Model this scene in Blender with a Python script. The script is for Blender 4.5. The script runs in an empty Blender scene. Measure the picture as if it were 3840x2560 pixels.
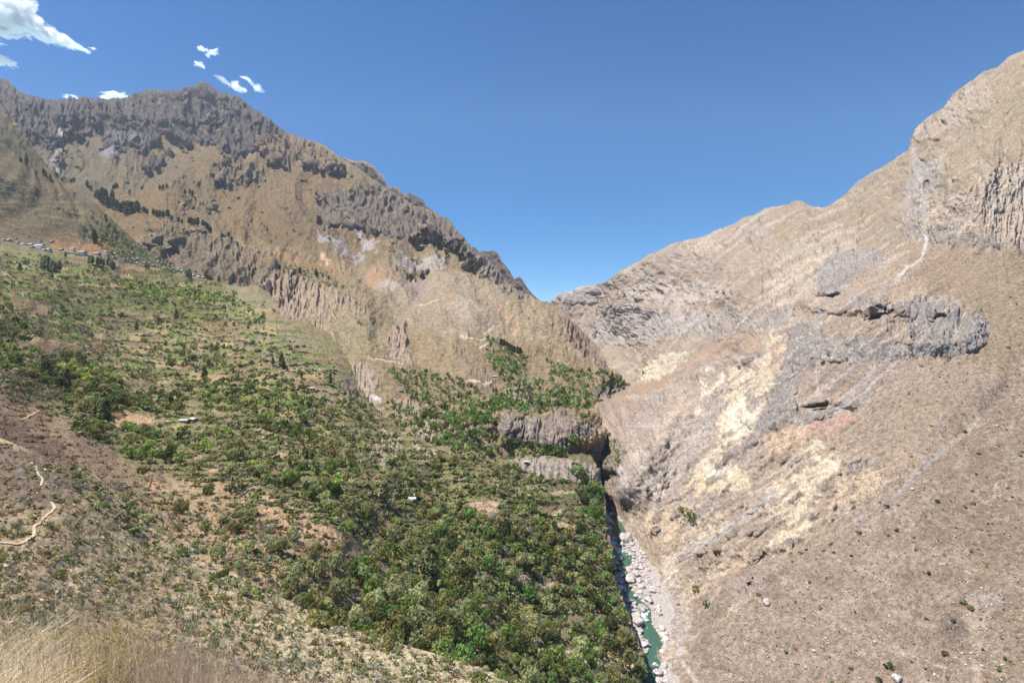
HAZE_D = 0.000036
import bpy, math, time
import numpy as np
T0 = time.time()
scene = bpy.context.scene
col = scene.collection
# ------------------------------------------------------------------ camera, sky, sun, exposure
F = 20.0 * 3840 / 36.0          # focal length in photo pixels
HZ = 1040.0                     # row of the horizon in the photo
cam_d = bpy.data.cameras.new('camera'); cam = bpy.data.objects.new('camera', cam_d); col.objects.link(cam)
cam_d.lens = 20.0; cam_d.sensor_width = 36.0; cam_d.sensor_fit = 'HORIZONTAL'
cam.location = (0, 0, 0); cam.rotation_euler = (math.radians(90), 0, 0)
cam_d.shift_y = -(1280 - HZ) / 3840
cam_d.clip_start = 0.1; cam_d.clip_end = 60000
scene.camera = cam
SUN_AZ, SUN_EL = math.radians(-92), math.radians(67)     # azimuth from +Y towards +X
sd = np.array([math.sin(SUN_AZ) * math.cos(SUN_EL), math.cos(SUN_AZ) * math.cos(SUN_EL), math.sin(SUN_EL)])
world = bpy.data.worlds.new('World'); scene.world = world; world.use_nodes = True
wn = world.node_tree; wn.nodes.clear()
sky = wn.nodes.new('ShaderNodeTexSky'); sky.sky_type = 'NISHITA'; sky.sun_disc = False
sky.sun_elevation = SUN_EL; sky.sun_rotation = SUN_AZ; sky.altitude = 2800
sky.air_density = 1.0; sky.dust_density = 0.0; sky.ozone_density = 3.0
bg = wn.nodes.new('ShaderNodeBackground'); bg.inputs['Strength'].default_value = 0.082
wo = wn.nodes.new('ShaderNodeOutputWorld')
wtc = wn.nodes.new('ShaderNodeTexCoord'); wsx = wn.nodes.new('ShaderNodeSeparateXYZ'); wcx = wn.nodes.new('ShaderNodeCombineXYZ')
wa = wn.nodes.new('ShaderNodeMath'); wa.operation = 'ADD'; wa.inputs[1].default_value = 0.11
wm_ = wn.nodes.new('ShaderNodeMath'); wm_.operation = 'MAXIMUM'; wm_.inputs[1].default_value = 0.03
whs = wn.nodes.new('ShaderNodeHueSaturation'); whs.inputs['Saturation'].default_value = 1.34
wn.links.new(wtc.outputs['Generated'], wsx.inputs[0]); wn.links.new(wsx.outputs[0], wcx.inputs[0]); wn.links.new(wsx.outputs[1], wcx.inputs[1])
wn.links.new(wsx.outputs[2], wa.inputs[0]); wn.links.new(wa.outputs[0], wm_.inputs[0]); wn.links.new(wm_.outputs[0], wcx.inputs[2])
wn.links.new(wcx.outputs[0], sky.inputs['Vector']) if 'Vector' in sky.inputs else None
wn.links.new(sky.outputs[0], whs.inputs['Color']); wn.links.new(whs.outputs[0], bg.inputs[0]); wn.links.new(bg.outputs[0], wo.inputs[0])
sl = bpy.data.lights.new('sun', 'SUN'); sl.energy = 4.2; sl.angle = math.radians(0.53); sl.color = (1.0, 0.955, 0.89)
so = bpy.data.objects.new('sun', sl); col.objects.link(so)
from mathutils import Vector
so.rotation_euler = Vector(sd).to_track_quat('Z', 'Y').to_euler()
scene.view_settings.view_transform = 'Standard'; scene.view_settings.look = 'None'
scene.view_settings.exposure = 0.87; scene.view_settings.gamma = 1.0
scene.cycles.max_bounces = 8; scene.cycles.diffuse_bounces = 2; scene.cycles.glossy_bounces = 2
scene.cycles.transmission_bounces = 3; scene.cycles.transparent_max_bounces = 6; scene.cycles.volume_bounces = 6

# ------------------------------------------------------------------ numeric helpers
RNG = np.random.default_rng(7)
_G = RNG.uniform(0, 2 * np.pi, (256, 256)); _GX = np.cos(_G).astype(np.float32); _GY = np.sin(_G).astype(np.float32)
def gnoise(x, y, s=0):
    x = np.asarray(x, np.float32) + s * 17.31; y = np.asarray(y, np.float32) + s * 9.77
    xi = np.floor(x); yi = np.floor(y); xf = x - xi; yf = y - yi
    a = xi.astype(np.int32) & 255; b = yi.astype(np.int32) & 255; a1 = (a + 1) & 255; b1 = (b + 1) & 255
    ux = xf * xf * xf * (xf * (xf * 6 - 15) + 10); uy = yf * yf * yf * (yf * (yf * 6 - 15) + 10)
    d = lambda p, q, dx, dy: _GX[p, q] * dx + _GY[p, q] * dy
    n0 = d(a, b, xf, yf) * (1 - ux) + d(a1, b, xf - 1, yf) * ux
    n1 = d(a, b1, xf, yf - 1) * (1 - ux) + d(a1, b1, xf - 1, yf - 1) * ux
    return (n0 * (1 - uy) + n1 * uy) * 1.45
def fbm(x, y, o=4, s=0, g=0.5):
    t = 0; a = 1; n = 0
    for k in range(o):
        t = t + a * gnoise(x * 2 ** k, y * 2 ** k, s + k * 3); n += a; a *= g
    return t / n
def ridged(x, y, o=4, s=0, g=0.55):
    t = 0; a = 1; n = 0
    for k in range(o):
        r = 1 - np.abs(gnoise(x * 2 ** k, y * 2 ** k, s + k * 3)); t = t + a * r * r; n += a; a *= g
    return t / n
def sstep(a, b, x):
    t = np.clip((x - a) / (b - a), 0, 1); return t * t * (3 - 2 * t)
def tps_fit(pts):
    p = np.array(pts, float); X = p[:, :2] / 1000.0; val = 1000.0 / p[:, 2]; n = len(p)
    r2 = ((X[:, None] - X[None]) ** 2).sum(-1); K = 0.5 * r2 * np.log(r2 + 1e-12) + np.eye(n) * 2e-4
    P = np.c_[np.ones(n), X]; A = np.block([[K, P], [P.T, np.zeros((3, 3))]])
    w = np.linalg.solve(A, np.r_[val, 0, 0, 0]); return X, w
def tps_eval(fit, u, v):
    X, w = fit; u = np.asarray(u, np.float32) / np.float32(1000); v = np.asarray(v, np.float32) / np.float32(1000); X = X.astype(np.float32); w = w.astype(np.float32); t = w[-3] + w[-2] * u + w[-1] * v
    for k in range(len(X)):
        r2 = (u - X[k, 0]) ** 2 + (v - X[k, 1]) ** 2; r2 += np.float32(1e-9); t += (w[k] * np.float32(0.5)) * r2 * np.log(r2)
    return t            # 1000 / Y
def line(pts, u):
    p = np.array(pts, float); return np.interp(u, p[:, 0], p[:, 1])
def _cub(n, q, m, bs):
    t = np.minimum(np.arange(n) / q, m - 1.001); i0 = t.astype(int); f = t - i0; W = np.zeros((n, m), np.float32); r = np.arange(n)
    if bs: w = [(1 - f) ** 3 / 6, (3 * f ** 3 - 6 * f ** 2 + 4) / 6, (-3 * f ** 3 + 3 * f ** 2 + 3 * f + 1) / 6, f ** 3 / 6]
    else: w = [-.5 * f ** 3 + f ** 2 - .5 * f, 1.5 * f ** 3 - 2.5 * f ** 2 + 1, -1.5 * f ** 3 + 2 * f ** 2 + .5 * f, .5 * f ** 3 - .5 * f ** 2]
    for k in range(4): np.add.at(W, (r, np.clip(i0 + k - 1, 0, m - 1)), w[k])
    return W
def upsample(A, q, H, W, bs=False):
    return (_cub(H, q, A.shape[0], bs) @ A.astype(np.float32) @ _cub(W, q, A.shape[1], bs).T).astype(np.float32)
def polydist(poly, u, v):
    """signed distance to a polygon, positive inside"""
    p = np.array(poly, float); n = len(p); best = np.full(u.shape, 1e9, np.float32); ins = np.zeros(u.shape, bool)
    for k in range(n):
        x1, y1 = p[k]; x2, y2 = p[(k + 1) % n]; dx, dy = x2 - x1, y2 - y1
        t = np.clip(((u - x1) * dx + (v - y1) * dy) / (dx * dx + dy * dy + 1e-9), 0, 1)
        best = np.minimum(best, (u - x1 - t * dx) ** 2 + (v - y1 - t * dy) ** 2)
        if dy != 0:
            c = ((y1 > v) != (y2 > v)) & (u < dx * (v - y1) / dy + x1); ins ^= c
    d = np.sqrt(best); return np.where(ins, d, -d)
def curvedist(pts, u, v):
    p = np.array(pts, float); best = np.full(u.shape, 1e9, np.float32)
    for k in range(len(p) - 1):
        x1, y1 = p[k][:2]; x2, y2 = p[k + 1][:2]; dx, dy = x2 - x1, y2 - y1
        t = np.clip(((u - x1) * dx + (v - y1) * dy) / (dx * dx + dy * dy + 1e-9), 0, 1)
        best = np.minimum(best, (u - x1 - t * dx) ** 2 + (v - y1 - t * dy) ** 2)
    return np.sqrt(best)
def boxed(fn, pts, u, v, pad, fill):
    p = np.array([q[:2] for q in pts], float); out = np.full(u.shape, fill, np.float32)
    m = (u > p[:, 0].min() - pad) & (u < p[:, 0].max() + pad) & (v > p[:, 1].min() - pad) & (v < p[:, 1].max() + pad)
    if m.any(): out[m] = fn(pts, u[m], v[m])
    return out
def C(r, g, b):          # sRGB picture colour -> linear
    c = np.array([r, g, b]) / 255.0
    return np.where(c < 0.04045, c / 12.92, ((c + 0.055) / 1.055) ** 2.4)
def tphase(u, v):         # terrace levels of the valley side
    ph = v / 25.0 + 1.0 * gnoise(u / 240, v / 110, 70) + 0.30 * gnoise(u / 55, v / 60, 71); return ph + np.where(v < 1250, (v - 1250) / 60.0, 0)
ALB = 0.80               # picture colour -> albedo under this sun
Q = 2.6                  # mesh step in photo pixels

class Layer: pass
def new_mesh(name, verts, faces, colors=None, smooth=True, extra=None):
    me = bpy.data.meshes.new(name); verts = np.asarray(verts, np.float32); faces = np.asarray(faces, np.int32); k = faces.shape[1]
    me.vertices.add(len(verts)); me.vertices.foreach_set('co', verts.ravel())
    me.loops.add(faces.size); me.loops.foreach_set('vertex_index', faces.ravel())
    me.polygons.add(len(faces)); me.polygons.foreach_set('loop_start', np.arange(0, faces.size, k, dtype=np.int32))
    me.polygons.foreach_set('loop_total', np.full(len(faces), k, np.int32))
    me.polygons.foreach_set('use_smooth', np.full(len(faces), smooth, bool))
    me.update(calc_edges=True)
    if colors is not None:
        a = me.color_attributes.new('albedo', 'FLOAT_COLOR', 'POINT')
        c = np.ones((len(verts), 4), np.float32); c[:, :3] = colors; a.data.foreach_set('color', c.ravel())
    if extra is not None:
        a = me.attributes.new('rock', 'FLOAT', 'POINT'); a.data.foreach_set('value', np.asarray(extra, np.float32).ravel())
    return me
def put(name, me, mats, parent=None, **props):
    o = bpy.data.objects.new(name, me); col.objects.link(o)
    if mats is not None:
        for m in (mats if isinstance(mats, (list, tuple)) else [mats]): me.materials.append(m)
    if parent: o.parent = parent
    for k, v in props.items(): o[k] = v
    return o
def mat_new(name):
    m = bpy.data.materials.new(name); m.use_nodes = True; nt = m.node_tree; nt.nodes.clear()
    out = nt.nodes.new('ShaderNodeOutputMaterial'); b = nt.nodes.new('ShaderNodeBsdfPrincipled')
    b.inputs['Roughness'].default_value = 0.95
    try: b.inputs['Specular IOR Level'].default_value = 0.15
    except Exception: pass
    nt.links.new(b.outputs[0], out.inputs[0]); return m, nt, b
def N(nt, t, **kw):
    n = nt.nodes.new(t)
    for k, v in kw.items():
        if hasattr(n, k): setattr(n, k, v)
        else: n.inputs[k.replace('_', ' ')].default_value = v
    return n
def terrain_mat(name, sc, bump=1.0):
    """albedo attribute x multi scale grain, bump in metres"""
    m, nt, b = mat_new(name); L = nt.links.new
    at = N(nt, 'ShaderNodeAttribute', attribute_name='albedo'); rk = N(nt, 'ShaderNodeAttribute', attribute_name='rock')
    tc = N(nt, 'ShaderNodeTexCoord')
    def noise(scale, det=4, rough=0.6):
        n = N(nt, 'ShaderNodeTexNoise'); n.inputs['Scale'].default_value = scale; n.inputs['Detail'].default_value = det
        n.inputs['Roughness'].default_value = rough; L(tc.outputs['Object'], n.inputs['Vector']); return n
    n1 = noise(1.0 / sc, 5, 0.65); n2 = noise(4.3 / sc, 3, 0.7)
    mr = N(nt, 'ShaderNodeMapRange'); mr.inputs[1].default_value = 0.38; mr.inputs[2].default_value = 0.62
    mr.inputs[3].default_value = 0.74; mr.inputs[4].default_value = 1.24; L(n1.outputs[0], mr.inputs[0])
    mr2 = N(nt, 'ShaderNodeMapRange'); mr2.inputs[1].default_value = 0.40; mr2.inputs[2].default_value = 0.60
    mr2.inputs[3].default_value = 0.78; mr2.inputs[4].default_value = 1.2; L(n2.outputs[0], mr2.inputs[0])
    mu = N(nt, 'ShaderNodeMath', operation='MULTIPLY'); L(mr.outputs[0], mu.inputs[0]); L(mr2.outputs[0], mu.inputs[1])
    vm = N(nt, 'ShaderNodeVectorMath', operation='SCALE'); L(at.outputs['Color'], vm.inputs[0]); L(mu.outputs[0], vm.inputs['Scale'])
    L(vm.outputs[0], b.inputs['Base Color'])
    bp = N(nt, 'ShaderNodeBump'); bp.inputs['Strength'].default_value = 0.9; bp.inputs['Distance'].default_value = sc * 0.55 * bump
    ad = N(nt, 'ShaderNodeMath', operation='MULTIPLY_ADD'); L(n2.outputs[0], ad.inputs[0]); ad.inputs[1].default_value = 0.35; L(n1.outputs[0], ad.inputs[2])
    L(ad.outputs[0], bp.inputs['Height']); L(bp.outputs[0], b.inputs['Normal'])
    return m

def make_layer(name, u0, u1, top, bot, yfun, relief, mat, skirt=(0.9, 24), step=Q, jag=None, rows=None):
    L_ = Layer(); us = np.arange(u0, u1 + step, step); W = len(us)
    vt = line(top, us); vb = line(bot, us)
    if jag is not None: vt = vt + jag(us)
    H = rows or int(np.percentile(vb - vt, 90) / step)
    s = np.linspace(0, 1, H)[:, None]                       # 0 bottom, 1 top
    U = np.broadcast_to(us[None], (H, W)).astype(np.float32).copy(); V = (vb[None] * (1 - s) + vt[None] * s).astype(np.float32)
    inv = yfun(U, V)
    Y = (1000.0 / np.maximum(inv, 0.12)).astype(np.float32)
    L_.U, L_.V, L_.us, L_.H, L_.W, L_.vt, L_.vb = U, V, us, H, W, vt, vb
    def pos(Y): return np.stack([(U - 1920) / F * Y, Y, (HZ - V) / F * Y], -1)
    P = pos(Y)
    def normals(P):
        a = np.gradient(P, axis=1); b = np.gradient(P, axis=0); n = np.cross(a, b); n /= np.linalg.norm(n, axis=-1, keepdims=True) + 1e-9
        n *= np.sign(-(n * P).sum(-1, keepdims=True)); return n, a, b
    n, a, b = normals(P)
    # fall line in grid coordinates
    g = np.zeros_like(P); g[..., 2] = -1; g -= (g * n).sum(-1, keepdims=True) * n
    aa = (a * a).sum(-1); bb = (b * b).sum(-1); ab = (a * b).sum(-1); ga = (g * a).sum(-1); gb = (g * b).sum(-1); det = aa * bb - ab * ab + 1e-9
    dj = (ga * bb - gb * ab) / det; di = (gb * aa - ga * ab) / det; m = np.hypot(di, dj) + 1e-9
    L_.di, L_.dj = di / m, dj / m
    def lic(q, length, seed, rough=0.5, wave=1.0):
        """noise drawn out along the fall line; q = cell size in mesh steps"""
        h, w = (H + q - 1) // q, (W + q - 1) // q
        I, J = np.mgrid[0:h, 0:w].astype(np.float32)
        base = gnoise(I / (2.1 * wave), J / (2.1 * wave), seed) + rough * gnoise(I / 1.05, J / 1.05, seed + 5)
        fi = L_.di[::q, ::q]; fj = L_.dj[::q, ::q]; acc = base.copy(); cnt = 1.0
        for sgn in (1, -1):
            pi, pj = I.copy(), J.copy()
            for k in range(length):
                ii = np.clip(pi.round().astype(int), 0, h - 1); jj = np.clip(pj.round().astype(int), 0, w - 1)
                pi = pi + sgn * fi[ii, jj]; pj = pj + sgn * fj[ii, jj]
                ii = np.clip(pi.round().astype(int), 0, h - 1); jj = np.clip(pj.round().astype(int), 0, w - 1)
                wt = 1 - k / length; acc += base[ii, jj] * wt; cnt += wt
        acc /= math.sqrt(cnt); r = upsample(acc, q, H, W, True) if q > 1 else acc
        return (r / (r.std() + 1e-6)).astype(np.float32)
    L_.lic = lic; L_.Y = Y
    rel = relief(L_)                                        # -> dict disp (fraction of Y along normal), ray (fraction of Y along the ray), color, rock
    Y2 = Y * (1 + rel.get('ray', 0)); P = pos(Y2); n, _, _ = normals(P)
    fade = rel.get('fade', 1.0)
    P = P + n * (rel['disp'] * Y2 * fade)[..., None]
    L_.P = P; L_.N = normals(P)[0]; L_.color = rel['color']; L_.rock = rel['rock']
    # far side of the crest: falls away behind the silhouette
    sk, nk = skirt; last = P[-1]; sk = sk + 4.0 * ((us > 2140) & (name in ('valley_side', 'mountain'))); rows_ = []; dirn = last / (np.linalg.norm(last[:, :2], axis=1, keepdims=True) + 1e-6)
    e = last[:, 2] / np.hypot(last[:, 0], last[:, 1]); d0 = 0; zz = last[:, 2].copy()
    for k in range(1, nk + 1):
        d = (k ** 1.7) * last[:, 1] * 0.0014; r = last.copy(); r[:, 0] += dirn[:, 0] * d; r[:, 1] += dirn[:, 1] * d
        zz = zz + np.maximum(np.minimum(e, 0.6) - 0.04 - 0.16 * k, -sk) * (d - d0); d0 = d; r[:, 2] = zz; r[:, 2] += gnoise(us / 14, us * 0 + k * 0.35, 9) * last[:, 1] * 0.0008 * max(min(k - 3, 5), 0); rows_.append(r)
    S = np.stack(rows_); PP = np.concatenate([P, S], 0); HH = PP.shape[0]
    idx = np.arange(HH * W).reshape(HH, W)
    f = np.stack([idx[:-1, :-1], idx[:-1, 1:], idx[1:, 1:], idx[1:, :-1]], -1).reshape(-1, 4)
    cc = np.concatenate([rel['color'], np.broadcast_to(rel['color'][-1:], (nk, W, 3))], 0).reshape(-1, 3)
    rr = np.concatenate([rel['rock'], np.broadcast_to(rel['rock'][-1:], (nk, W))], 0)
    me = new_mesh(name, PP.reshape(-1, 3), f, np.clip(cc, 0.004, 0.9), True, rr)
    L_.obj = put(name, me, mat, kind='structure')
    print('LAYER', name, H, W, round(time.time() - T0, 1)); return L_
def at(L_, u, v):
    """surface point, normal of a layer at photo pixel(s)"""
    u = np.atleast_1d(np.asarray(u, float)); v = np.atleast_1d(np.asarray(v, float))
    j = np.clip((u - L_.us[0]) / (L_.us[1] - L_.us[0]), 0, L_.W - 1.001); j0 = j.astype(int); fj = (j - j0)[:, None]
    vt = np.interp(u, L_.us, L_.vt); vb = np.interp(u, L_.us, L_.vb)
    i = np.clip((vb - v) / (vb - vt) * (L_.H - 1), 0, L_.H - 1.001); i0 = i.astype(int); fi = (i - i0)[:, None]
    def s(A): return A[i0, j0] * (1 - fi) * (1 - fj) + A[i0, j0 + 1] * (1 - fi) * fj + A[i0 + 1, j0] * fi * (1 - fj) + A[i0 + 1, j0 + 1] * fi * fj
    return s(L_.P), s(L_.N)
class Paint:
    def __init__(s, L_, base):
        s.L = L_; s.u, s.v = L_.U, L_.V; s.c = np.empty(L_.U.shape + (3,), np.float32); s.c[:] = base; s.rock = np.zeros(L_.U.shape, np.float32)
        s.w1 = fbm(s.u / 70, s.v / 70, 4, 3); s.w2 = fbm(s.u / 18, s.v / 18, 3, 8); s.w3 = fbm(s.u / 45, s.v / 45, 4, 21); s.w4 = fbm(s.u / 38, s.v / 26, 5, 151, .62)
    def mask(s, poly, feather=14, warp=22, warp2=8):
        u = s.u + s.w1 * warp + s.w2 * warp2; v = s.v + s.w3 * warp - s.w2 * warp2
        d = boxed(polydist, poly, u, v, feather * 2 + 60, -999)
        if feather > 5: d = d + s.w4 * min(feather * 3.2, 48); feather = feather * .6
        return sstep(-feather, feather, d)
    def stroke(s, pts, width, feather=None, warp=8):
        u = s.u + s.w1 * warp + s.w2 * warp * .5; v = s.v + s.w3 * warp
        d = boxed(curvedist, pts, u, v, width * 2 + 60, 999); f = feather or width * .5; return 1 - sstep(width - f, width + f, d)
    def blend(s, m, c, rock=None):
        s.c += (np.asarray(c, np.float32) - s.c) * m[..., None]
        if rock is not None: s.rock += (rock - s.rock) * m
def flutes(L_, lu=26, lv=120, seed=0, slant=0.0):
    u = L_.U + slant * L_.V + 14 * gnoise(L_.U / 60, L_.V / 60, seed + 31); v = L_.V
    a = ridged(u / lu, v / lv, 3, seed); b = fbm(u / 34, v / 34, 4, seed + 4)
    return (a - 0.55) * 1.0 + 0.5 * b
def band(L_, topl, botl, amp, back=120):
    """steepen the ground between two lines (amp as fraction of distance), with a ledge behind"""
    p = np.array(topl, float); u = L_.U + 0; w = 10 * gnoise(u / 22, u * 0, 3)
    tv = line(topl, u) + w; bv = line(botl, u) + 4 * gnoise(u / 15, u * 0, 7)
    t = np.clip((bv - L_.V) / np.maximum(bv - tv, 2), 0, 1)
    above = np.clip(1 - (tv - L_.V) / back, 0, 1); ends = sstep(p[0, 0], p[0, 0] + 40, u) * (1 - sstep(p[-1, 0] - 40, p[-1, 0], u))
    k = np.where(L_.V > tv, t, above); inb = ((L_.V <= bv) & (L_.V >= tv)) * ends
    return -amp * k * ends, inb.astype(np.float32)
# ------------------------------------------------------------------ the near hillside the photographer stands on
GRASS_M = terrain_mat('dry_hillside_soil', 1.1, 0.8)
top1 = [(-700, 1430), (-250, 1560), (0, 1640), (200, 1720), (350, 1775), (480, 1880), (620, 2005), (760, 2090), (900, 2160), (1050, 2235), (1200, 2310), (1300, 2350),
        (1400, 2385), (1600, 2440), (1800, 2500), (1950, 2560), (2150, 2650), (2400, 2780)]
bot1 = [(-700, 2900), (2400, 2900)]
pts1 = [(-500, 2560, 45), (0, 2560, 52), (0, 2900, 38), (400, 2560, 66), (400, 2900, 48), (800, 2560, 82), (800, 2850, 60), (1200, 2560, 100), (1600, 2560, 118), (1600, 2850, 85), (1950, 2560, 135), (2300, 2750, 125),
        (0, 2300, 73), (0, 2050, 108), (0, 1830, 150), (0, 1640, 192), (-500, 1500, 200), (-500, 2050, 100), (220, 1900, 140), (350, 1775, 190), (480, 1880, 182), (620, 2005, 173), (760, 2090, 166), (1050, 2235, 152), (1200, 2310, 147),
        (1400, 2385, 143), (1600, 2440, 141), (1800, 2500, 139), (400, 2200, 110), (800, 2300, 118), (430, 2000, 150)]
fit1 = tps_fit(pts1)
def relief1(L):
    p = Paint(L, C(190, 170, 134)); u, v = L.U, L.V
    p.blend(p.mask([(-900, 1500), (350, 1760), (560, 1990), (760, 2140), (640, 2330), (300, 2330), (-900, 2300)], 60, 40, 16), C(164, 144, 116))
    p.blend(p.mask([(-900, 1500), (240, 1700), (330, 1800), (200, 1900), (-900, 2010)], 40, 40), C(126, 110, 94))
    p.blend(p.mask([(1050, 2290), (1400, 2380), (2000, 2570), (1800, 2900), (900, 2900)], 70, 50), C(200, 183, 148))
    p.blend(p.mask([(210, 2080), (300, 2140), (330, 2230), (280, 2240), (240, 2160)], 10, 20), C(205, 182, 148))
    p.blend(p.stroke([(780, 2225), (830, 2270), (845, 2320), (850, 2345)], 5, 4, 5), C(215, 195, 165))
    for pl in ([(0, 2400), (300, 2380), (700, 2450), (600, 2900), (-900, 2900), (-900, 2420)],):
        p.blend(p.mask(pl, 90, 60), C(186, 158, 128))
    s1 = L.lic(3, 14, 2); s2 = L.lic(2, 7, 12)
    g = fbm(u / 9, v / 6, 4, 40); g2 = fbm(u / 34, v / 20, 4, 44); g3 = fbm(u / 150, v / 100, 3, 46)
    hue = np.clip(g2 * 1.3, -1, 1)[..., None]
    c = p.c * (1 + 0.16 * np.clip(g * 1.6, -1, 1) + 0.10 * s2 + 0.10 * g3)[..., None] * (1 + hue * np.array([0.06, 0.02, -0.10]))
    c = c + (C(128, 118, 84) - c) * (sstep(0.25, 0.55, fbm(u / 14, v / 9, 3, 50)) * 0.55)[..., None]
    d = 0.0010 * s1 + 0.0045 * fbm(u / 80, v / 60, 3, 60) + 0.0012 * fbm(u / 26, v / 24, 4, 61) + 0.0016 * np.maximum(fbm(u / 12, v / 10, 4, 62), 0) * (1 + .5 * g3)
    return dict(disp=d * sstep(0, 60, v - line(top1, u)) ** .5, color=c * ALB, rock=p.rock)
near = make_layer('near_hillside', -420, 2380, top1, bot1, lambda u, v: tps_eval(fit1, u, v), relief1, GRASS_M, skirt=(0.8, 20))

# ------------------------------------------------------------------ the terraced valley side with the hill of the village
VALLEY_M = terrain_mat('terraced_earth', 3.2, 0.8)
top2 = [(-700, 150), (-250, 300), (0, 422), (60, 470), (130, 565), (180, 628), (230, 690), (330, 755), (430, 825), (500, 895), (560, 955), (640, 1000), (740, 1040), (870, 1067), (960, 1076), (1010, 1095), (1035, 1135), (1050, 1180), (1075, 1215),
        (1110, 1205), (1150, 1195), (1200, 1228), (1235, 1255), (1300, 1345), (1330, 1400), (1345, 1450), (1390, 1505), (1440, 1560), (1500, 1605), (1600, 1660), (1700, 1712), (1880, 1722), (2060, 1712), (2130, 1716), (2180, 1700), (2215, 1700), (2240, 1745), (2254, 1752), (2256, 1800), (2257, 1848), (2268, 1856), (2270, 1925), (2273, 1985), (2286, 1992), (2289, 2050), (2291, 2100), (2304, 2108), (2307, 2160), (2309, 2215), (2328, 2228), (2342, 2262), (2347, 2300), (2366, 2322),
        (2373, 2370), (2392, 2384), (2400, 2425), (2414, 2436), (2417, 2500), (2428, 2512), (2430, 2570), (2434, 2700)]
bot2 = [(-700, 1700), (0, 1760), (350, 1860), (620, 2100), (760, 2190), (1050, 2330), (1200, 2400), (1400, 2480), (1600, 2540), (1800, 2620), (2000, 2680), (2200, 2720), (2460, 2760)]
pts2 = [(0, 1760, 200), (-500, 1650, 200), (350, 1790, 198), (480, 1890, 190), (620, 2015, 181), (760, 2095, 174), (900, 2160, 168), (1050, 2235, 164), (1200, 2310, 166), (1400, 2385, 170), (1600, 2460, 172), (1800, 2540, 182), (2000, 2650, 190), (2200, 2560, 226), (2400, 2560, 250), (2440, 2700, 230),
        (0, 1385, 325), (-500, 1300, 340), (250, 1590, 285), (430, 1705, 272), (560, 1745, 270), (800, 1775, 265), (960, 1815, 258), (1150, 1900, 240), (1300, 2020, 224), (0, 1330, 410), (250, 1500, 380),
        (0, 1200, 560), (0, 1050, 850), (0, 930, 1130), (0, 700, 1400), (0, 422, 1650), (-500, 900, 1150), (-500, 300, 1600), (300, 1000, 1060), (400, 1500, 425), (400, 1200, 790), (400, 980, 1130), (400, 810, 1400), (200, 800, 1330), (560, 955, 1330),
        (700, 1580, 425), (700, 1300, 700), (700, 1060, 1150), (1100, 1700, 350), (1100, 1450, 550), (1100, 1210, 790), (960, 1080, 1040), (1000, 1300, 690), (1340, 1460, 590), (1400, 1700, 398), (1240, 1260, 740), (1500, 1610, 500),
        (1400, 2000, 268), (1600, 2200, 238), (1800, 1900, 342), (1800, 2250, 240), (1650, 1700, 432), (1650, 1780, 400), (1900, 1720, 455), (2130, 1716, 485), (2250, 1760, 490), (2275, 1850, 455), (2100, 2000, 348), (2300, 2050, 372), (2000, 2300, 266), (2360, 2270, 312), (2445, 2450, 275), (1450, 1800, 345)]
fit2 = tps_fit(pts2)
FIELDS2 = [([(430, 1565), (520, 1555), (575, 1565), (585, 1585), (500, 1598), (432, 1596)], (196, 162, 130)), ([(425, 1545), (480, 1553), (470, 1566), (428, 1562)], (150, 112, 80)),
    ([(1757, 1895), (1800, 1878), (1872, 1885), (1868, 1905), (1830, 1922), (1790, 1915)], (190, 160, 136)), ([(1815, 1925), (1858, 1915), (1866, 1925), (1832, 1952)], (184, 152, 128)), ([(1835, 1950), (1868, 1935), (1868, 1958)], (190, 158, 130)),
    ([(2065, 1920), (2090, 1908), (2125, 1906), (2130, 1925), (2100, 1936), (2066, 1928)], (214, 190, 150)), ([(2000, 1905), (2050, 1893), (2080, 1902), (2050, 1925), (2000, 1925)], (176, 148, 122)),
    ([(2032, 1960), (2080, 1955), (2160, 1972), (2150, 1985), (2040, 1975)], (196, 172, 142)), ([(2020, 2190), (2060, 2180), (2110, 2195), (2090, 2210), (2030, 2200)], (206, 180, 150)),
    ([(1930, 2160), (1985, 2150), (1990, 2165), (1940, 2180)], (190, 162, 135)), ([(1400, 1985), (1460, 1960), (1475, 1972), (1440, 1992), (1410, 2010)], (178, 140, 110)),
    ([(1720, 2265), (1790, 2258), (1800, 2272), (1740, 2280)], (206, 178, 140)), ([(1725, 2215), (1755, 2210), (1762, 2222), (1730, 2226)], (200, 172, 140)), ([(2080, 2440), (2160, 2432), (2165, 2446), (2090, 2452)], (196, 166, 138)),
    ([(1990, 2430), (2040, 2425), (2045, 2440), (1998, 2445)], (204, 176, 146)), ([(2050, 1845), (2160, 1838), (2180, 1846), (2100, 1855), (2055, 1856)], (200, 172, 145)), ([(720, 1715), (760, 1710), (765, 1722), (730, 1726)], (190, 156, 125)),
    ([(990, 1700), (1060, 1690), (1100, 1700), (1070, 1712), (1000, 1712)], (190, 160, 130)), ([(760, 1760), (850, 1750), (860, 1762), (770, 1770)], (192, 166, 126)), ([(1420, 1725), (1440, 1715), (1445, 1750), (1435, 1775)], (196, 170, 150)),
    ([(740, 1408), (800, 1400), (850, 1405), (860, 1425), (800, 1440), (735, 1440)], (176, 148, 112)), ([(380, 1160), (560, 1180), (720, 1190), (700, 1200), (480, 1192)], (150, 126, 96)), ([(60, 1290), (200, 1270), (300, 1300), (200, 1330), (70, 1320)], (150, 126, 98)), ([(30, 1110), (190, 1150), (200, 1190), (60, 1170)], (150, 124, 96)),
    ([(410, 980), (600, 1010), (590, 1022), (420, 1004)], (164, 136, 104))]
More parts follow.
